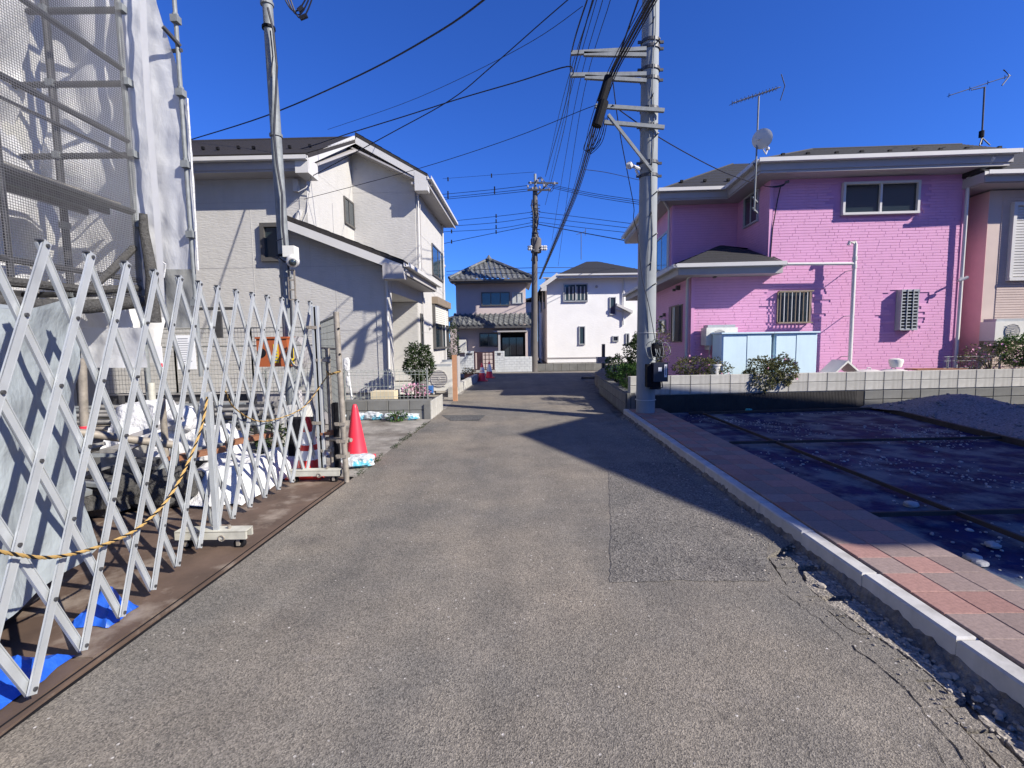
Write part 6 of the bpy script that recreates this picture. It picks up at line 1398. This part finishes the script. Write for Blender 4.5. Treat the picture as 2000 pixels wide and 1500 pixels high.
# air conditioners + plants by the cream house
FA = Fr(*gp(846, 772)[:2], 1, -.03)
ac(Fr(-2.25, 13.2, .9995, -.03), 0, .62, -.3, 0, .12, .78, 'white outdoor unit standing by the cream house wall, nearer one')
ac(Fr(-2.15, 14.6, .9995, -.03), 0, .55, -.3, 0, .12, .85, 'white outdoor unit standing by the cream house wall, farther one')
bush('shrub', (-2.02, 10.6, .98), (.30, .3, .38), 3200, .06, m_leafd, 'potted dark leafy shrub at the corner of the wire fence', 31)
q = MB(); q.lathe((-2.02, 10.6, .3), [(.12, 0), (.17, .25), (.19, .25), (.19, .3), (.15, .3)], 16); one(q, 'flower_pot', m_blockd, 'dark pot holding the leafy shrub', 'pot', smooth=True)
bush('flowering_shrub', (-1.95, 9.7, .48), (.26, .22, .13), 500, .04, m_leafd, 'pink flowers in a planter behind the wire fence', 32, flowers=420)
q = MB(); q.box(-2.28, -1.7, 9.6, 9.8, .28, .40); one(q, 'planter', m_black, 'dark trough under the pink flowers', 'planter')
q = MB(); q.box(-3.0, -2.5, 10.2, 10.55, .0, .42); one(q, 'cardboard_box', M('cream_board', (.6, .52, .36), .8), 'cream low box on the porch behind the fence', 'box')
q = MB(); q.box(-1.95, -1.80, 10.9, 11.05, .3, .46); one(q, 'blue_bucket', M('blue_plastic', (.05, .16, .42), .5), 'small blue bucket beside the leafy shrub', 'bucket')
q = MB(); q.tube([pt(678, 700, 9.6), pt(682, 740, 9.6), pt(688, 785, 9.6)], .02, 6); q.lump(pt(677, 712, 9.6), (.06, .04, .14), 2); q.lump(pt(680, 745, 9.6), (.04, .03, .1), 5); one(q, 'white_pole_ornament', m_cloth, 'lumpy white pole leaning behind the tall end pipe', 'pole', smooth=True)
q = MB(); c = gp(918, 738); q.box(c[0]-.22, c[0]+.14, c[1]-.12, c[1]+.12, 0, .16); pl2 = thing('planter', (c[0], c[1], 0), 'terracotta planter with small flowers at the far road edge', 'planter'); q.build('pot', m_pot, pl2); q = MB(); leaves(q, (c[0]-.05, c[1], .25), (.24, .15, .12), 260, .07, 44); q.build('foliage', m_leafo, pl2, kind='stuff'); q = MB(); leaves(q, (c[0]-.05, c[1], .27), (.24, .15, .12), 60, .06, 45, .9); q.build('flowers', M('orange_petals', (.6, .25, .08), .7), pl2, kind='stuff')
q = MB(); q.lathe((c[0]+.32, c[1]-.0, 0), [(.1, 0), (.14, .2), (.12, .2)], 14); one(q, 'flower_pot', m_pot, 'plain terracotta pot beside the flower planter', 'pot', smooth=True)

# ------------------------------------------------------------------ cones and sandbags
def cone(loc, h, rb, bands, lab, m=m_red, group=None, base=True):
    t = thing('traffic_cone', loc, lab, 'traffic cone', group); rt = .028*h/.7
    rr = lambda z: rb+(rt-rb)*(z/h)
    q = MB(); q.lathe(loc, [(rb, .03), (rr(.05), .05), (rr(h*.45), h*.45), (rr(h*.93), h*.93), (rt*1.0, h*.975), (rt*.6, h)], 28); q.build('cone_body', m, t, True)
    if base: q = MB(); q.box(loc[0]-rb*1.28, loc[0]+rb*1.28, loc[1]-rb*1.28, loc[1]+rb*1.28, loc[2]+.002, loc[2]+.032); q.build('base', m, t)
    for z0, z1 in bands: q = MB(); q.lathe(loc, [(rr(z0)+.003, z0), (rr(z1)+.003, z1)], 28); q.build('reflective_band', m_refl, t, True)
    return t
c = gp(691, 903); cone((c[0], c[1]+.12, 0), .70, .145, (), 'plain pinkish-red cone standing behind a sandbag at the gate end')
c = gp(598, 938); cone((c[0]-.02, c[1]+.16, 0), .66, .15, ((.20, .30), (.36, .50)), 'red cone with white bands behind the far end of the gate', m_red2)
c = gp(942, 744); cone((c[0], c[1], 0), .66, .16, ((.30, .36), (.38, .50)), 'red and white cone on the far road edge, nearer of two', m_red)
c = gp(956, 738); cone((c[0], c[1], 0), .66, .16, ((.26, .55),), 'paler red and white cone on the far road edge, farther of two', m_red)
q = MB(); c = gp(700, 912); q.lump((c[0]-.02, c[1], .075), (.21, .13, .075), 4, .75, .22, rz=.15); one(q, 'sandbag', m_bag, 'white and blue sandbag lying in front of the plain red cone', 'sandbag', 'sandbags', smooth=True)
for k, (px, w, h, lab) in enumerate(((662, .16, .15, 'sandbag at the foot of the low wall half hidden by the tall pipe'), (702, .16, .14, 'sandbag left of centre at the foot of the low wall, beside the cone tip'), (727, .20, .15, 'tall pale sandbag slumped at the foot of the low wall'), (765, .22, .12, 'flat sandbag with weeds in front at the low wall'), (797, .20, .12, 'rightmost sandbag at the foot of the low wall'))):
    c = gp(px, 821); q = MB(); q.lump((c[0], c[1]+.06, h*.5), (w, .11, h*.55), k+10, .7, .3, rz=random.uniform(-.2, .2)); one(q, 'sandbag', m_bag, lab, 'sandbag', 'sandbags', smooth=True)
bush('weed', (gp(776, 822)[0], gp(776, 822)[1]-.08, .08), (.16, .08, .09), 260, .05, m_leafg, 'green weeds sprouting before the sandbags', 51, 'plant')
bush('weed', (gp(520, 900)[0], 6.2, .22), (.28, .2, .22), 500, .06, m_leafd, 'green weed behind the lattice gate', 52, 'plant')
q = MB()
for k in range(40):
    random.seed(300+k); yy = random.uniform(5.2, 8.6)
    xx = interp([(-1.74, 5.1), (-1.66, 6.4), (-1.54, 8.6)], yy)
    leaves(q, (xx+random.uniform(-.03, .03), yy, .012), (.03, .06, .016), 30, .018, 400+k)
q.build('moss', m_leafd, None, kind='stuff')

# ------------------------------------------------------------------ building site clutter behind the gate
random.seed(77)
ORD = ('first', 'second', 'third', 'fourth', 'fifth', 'sixth', 'seventh', 'eighth')
def yardpipe(a, b_, m, lab): q = MB(); q.tube([a, b_], .024, 8); return one(q, 'scaffold_tube', m, lab, 'pipe', 'stacked scaffold tubes', smooth=True)
for k in range(24):
    y = 6.0+.10*(k % 8)+random.uniform(-.02, .02); z = .42+.09*(k//8)+random.uniform(-.02, .02); x = -4.9+random.uniform(-.3, .3); yardpipe((x-.9, y, z+random.uniform(-.03, .03)), (x+1.35+random.uniform(-.3, .2), y+random.uniform(-.06, .06), z+random.uniform(-.03, .03)), random.choice((m_steel, m_rustp, m_steeld, m_plank)), 'scaffold tube in the rack behind the gate, '+ORD[k % 8]+' from the front in the '+('bottom', 'middle', 'top')[k//8]+' layer')
for k in range(9):
    q = MB(); x0 = -5.9+random.uniform(-.1, .3); q.box(x0, x0+2.1+random.uniform(-.2, .3), 6.9+.12*(k % 3), 7.0+.12*(k % 3), .30+.11*(k//3), .39+.11*(k//3)); one(q, 'scaffold_plank', m_plank, 'grey plank under the scaffold, '+('front', 'middle', 'rear')[k % 3]+' one in the '+('bottom', 'middle', 'top')[k//3]+' layer', 'plank', 'stacked planks')
rk = thing('steel_rack', (-4.6, 6.3, 0), 'dark steel rack carrying the tubes behind the gate', 'rack'); q = MB()
for x in (-5.6, -4.6, -3.7):
    q.beam((x, 5.85, .36), (x, 6.95, .36), .05, .05)
    for y in (5.9, 6.9): q.beam((x, y, 0), (x, y, .75), .05, .05, (0, 1, 0))
q.build('frame', m_steeld, rk)
q = MB(); q.tube([(-3.1, 4.35, .55), (-3.5, 3.9, .75), (-4.2, 3.4, .9)], .035, 10); q.tube([(-3.35, 4.6, .02), (-3.35, 4.6, .95)], .03, 10); one(q, 'jack_post', m_rustp, 'bent dark pipe leaning beside the grey tarpaulin', 'pipe', smooth=True)
q = MB(); q.lathe((-3.15, 4.35, .30), [(.03, -.03), (.10, -.02), (.10, .02), (.03, .03)], 16, (1, -.6, 0)); q.tube([(-3.15, 4.4, 0), (-3.12, 4.4, .55)], .035, 10); one(q, 'pipe_flange', m_steel, 'grey pipe foot with a round flange behind the gate', 'pipe', smooth=True)
def cloth(x0, x1, y0, y1, base, h, lab, seed, slope=0.):
    q = MB(); N_ = 30
    for i in range(N_+1):
        for j in range(N_+1):
            a, b_ = i/N_, j/N_; x = x0+(x1-x0)*a+.08*noise.noise(Vector((b_*4, seed, 1))); y = y0+(y1-y0)*b_+.08*noise.noise(Vector((a*4, seed, 9)))
            e = min(a, 1-a, b_, 1-b_)*5; f_ = noise.noise(Vector((x*3, y*3, seed)))+.45*abs(noise.noise(Vector((x*8, y*8, seed))))
            q.v.append((x, y, base*min(e, 1)**.6+max(.0, h*(f_*.6+.5)*min(e, 1))+.025+slope*a))
    for i in range(N_):
        for j in range(N_): a = i*(N_+1)+j; q.f.append((a, a+N_+1, a+N_+2, a+1))
    return one(q, 'white_cloth', m_cloth, lab, 'cloth', smooth=True)
cloth(-3.30, -2.42, 4.2, 5.4, .14, .18, 'big crumpled white cloth on the ground behind the gate', 1)
cloth(-4.1, -3.2, 5.1, 5.9, .40, .14, 'white cloth spread over the stack behind the gate centre', 2)
cloth(-4.9, -4.1, 5.6, 6.2, .66, .12, 'white cloth laid on top of the tube rack', 3)
cloth(-3.1, -2.4, 5.3, 6.2, .08, .12, 'small white cloth trailing towards the banded cone', 4)
q = MB(); q.lump((-3.65, 5.3, .64), (.17, .15, .15), 3, .9, .25); one(q, 'white_bundle', m_cloth, 'round white cloth bundle beside the tall white heap', 'bundle', smooth=True)
for k, (a, b_) in enumerate((((-3.35, 4.55, .36), (-2.92, 4.85, .40)), ((-3.05, 5.1, .40), (-2.78, 5.5, .42)))):
    q = MB(); q.beam(a, b_, .10, .05); one(q, 'timber', m_wood, ('longer brown timber lying across the white cloth', 'shorter brown timber beyond the white cloth')[k], 'timber')
q = MB(); q.box(-4.1, -3.0, 4.3, 5.1, .02, .22); one(q, 'dark_crate', m_black, 'black crate under the white cloth', 'crate')
for k in range(6):
    q = MB(); x, y = -3.9-.35*k, 4.6+.3*(k % 3); q.box(x, x+.28, y, y+.35, .02, .30+.1*(k % 2)); one(q, 'site_box', (m_steeld, m_plank, m_blockd)[k % 3], ('dark', 'grey', 'dull')[k % 3]+' box of site material behind the gate, '+ORD[k]+' from the white cloth leftwards', 'box', 'site boxes')
for k in range(5):
    q = MB(); x = -2.95-.28*k; q.beam((x, 7.3+.1*k, .02), (x-.25, 7.9, .75-.08*k), .05, .08); one(q, 'frame_part', random.choice((m_alu, m_soff, m_steel)), 'grey frame piece leaning before the cream house, '+ORD[k]+' from the right', 'frame', 'leaning frame pieces')
q = MB(); q.box(-3.05, -2.75, 6.3, 6.6, .0, .62); one(q, 'grey_bin', m_ac, 'ivory and grey bin behind the rope', 'bin')
q = MB(); q.box(-4.6, -3.2, 8.55, 8.62, .02, .58); one(q, 'site_hoarding', m_soff, 'pale grey panel under the wire panels', 'panel')
q = MB(); q.box(-7.2, -4.65, 8.55, 8.62, .02, .58); one(q, 'site_hoarding', m_steeld, 'dark panel under the left wire panels', 'panel')
q = MB(); q.box(-2.62, -2.38, 5.55, 5.75, .02, .58); one(q, 'black_bag', m_black, 'black bag standing left of the banded cone', 'bag')
random.seed(91)
q = MB()
for k in range(5): q.lump((-3.75+.22*k, 4.0+.12*k+random.uniform(-.1, .1), .13+.05*(k % 2)), (.22, .2, .12+.05*(k % 2)), k+3, .8, .4)
one(q, 'net_heap', m_netb, 'dark heap of folded net beside the grey tarpaulin', 'net', smooth=True)
for k in range(12):
    q = MB(); x, y, z = -4.3+random.uniform(-.5, 1.1), 4.1+random.uniform(-.3, 1.4), random.uniform(.1, .6); a = random.uniform(-.5, .5); l = random.uniform(.35, .8)
    q.beam((x, y, z), (x+l*cos(a), y+l*sin(a), z+random.uniform(-.15, .2)), random.uniform(.03, .07), random.uniform(.02, .05)); one(q, 'scrap_bar', random.choice((m_steeld, m_steel, m_plank, m_rustp, m_wood, m_soff)), 'short bar in the jumble between tarpaulin and white cloth, '+('first', 'second', 'third', 'fourth', 'fifth', 'sixth', 'seventh', 'eighth', 'ninth', 'tenth', 'eleventh', 'twelfth')[k]+' of twelve', 'bar', 'bars in the jumble')
# orange box, coil, notice
a, b_ = pt(500, 662, 7.75), pt(548, 716, 7.75); ob = thing('orange_power_box', ((a[0]+b_[0])/2, 7.8, b_[2]), 'orange temporary power box with yellow label on the steel pole', 'power box')
X1_ = pt(549, 690, 7.75)[0]
q = MB(); q.box(a[0], X1_+.10, 7.75, 8.05, b_[2], a[2]); q.build('casing', m_orange, ob); q = MB(); q.box(a[0]-.01, X1_+.115, 7.73, 8.07, a[2]-.0, a[2]+.03); q.build('lid', m_orange, ob)
q = MB(); zc = (a[2]+b_[2])/2; q.lathe((a[0]+.08, 7.748, zc), [(.07, 0), (.07, .012), (.02, .014)], 16, (0, -1, 0)); q.build('black_handle', m_black, ob)
q = MB(); q.box(X1_-.12, X1_-.04, 7.744, 7.749, b_[2]+.06, a[2]-.09); q.build('yellow_label', m_yellow, ob); q = MB()
for k in range(5): q.box(X1_-.105, X1_-.055, 7.741, 7.7435, b_[2]+.09+.05*k, b_[2]+.11+.05*k)
q.build('label_print', m_ink, ob); q = MB(); q.box(X1_+.101, X1_+.105, 7.8, 8.0, b_[2]+.03, a[2]-.14); q.build('side_label', m_yellow, ob)
cw = pt(582, 690, 7.6); q = MB()
for k in range(7): q.tube([add(cw, ((.11+.008*k)*cos(t), .012*k-.04, (.2+.01*k)*sin(t))) for t in [2*pi*i/22 for i in range(23)]], .008, 5, cap=False)
one(q, 'cable_coil', m_soff, 'coil of pale cable hanging right of the orange box', 'cable')
nb_ = thing('notice_sheet', pt(365, 690, 6.9), 'white printed notice hung on the wire fence behind the gate', 'notice'); a, b_ = pt(343, 655, 6.9), pt(384, 721, 6.9)
q = MB(); q.box(a[0], b_[0], 6.9, 6.905, b_[2], a[2]); q.build('paper', m_paper, nb_)
q = MB(); random.seed(6)
for k in range(13): z = a[2]-.05-.032*k; q.box(a[0]+.025, b_[0]-.03-random.uniform(0, .08), 6.897, 6.8985, z-.003, z+.003+(.004 if k in (0, 10) else 0))
q.build('printed_lines', m_ink, nb_)
nb2 = thing('notice_sheet', pt(314, 700, 6.7), 'small white label with red band on the scaffold post', 'notice'); a, b_ = pt(303, 676, 6.7), pt(319, 718, 6.7); q = MB(); q.box(a[0], b_[0], 6.7, 6.704, b_[2], a[2]); q.build('paper', m_paper, nb2); q = MB(); q.box(a[0]+.005, b_[0]-.005, 6.697, 6.699, b_[2]+.01, b_[2]+.06); q.build('red_band', m_red, nb2)
# window-like dark frame on the rear fence
a, b_ = pt(416, 608, 8.4), pt(434, 660, 8.4); q = MB(); q.box(a[0], b_[0], 8.4, 8.44, b_[2], a[2]); q.box(a[0]-.3, b_[0]+.2, 8.4, 8.43, a[2]+.02, a[2]+.07); one(q, 'dark_rail', m_steeld, 'dark rail and plate above the wire panels', 'rail')
for _m in [m for m in D.meshes if m.users == 0]: D.meshes.remove(_m)
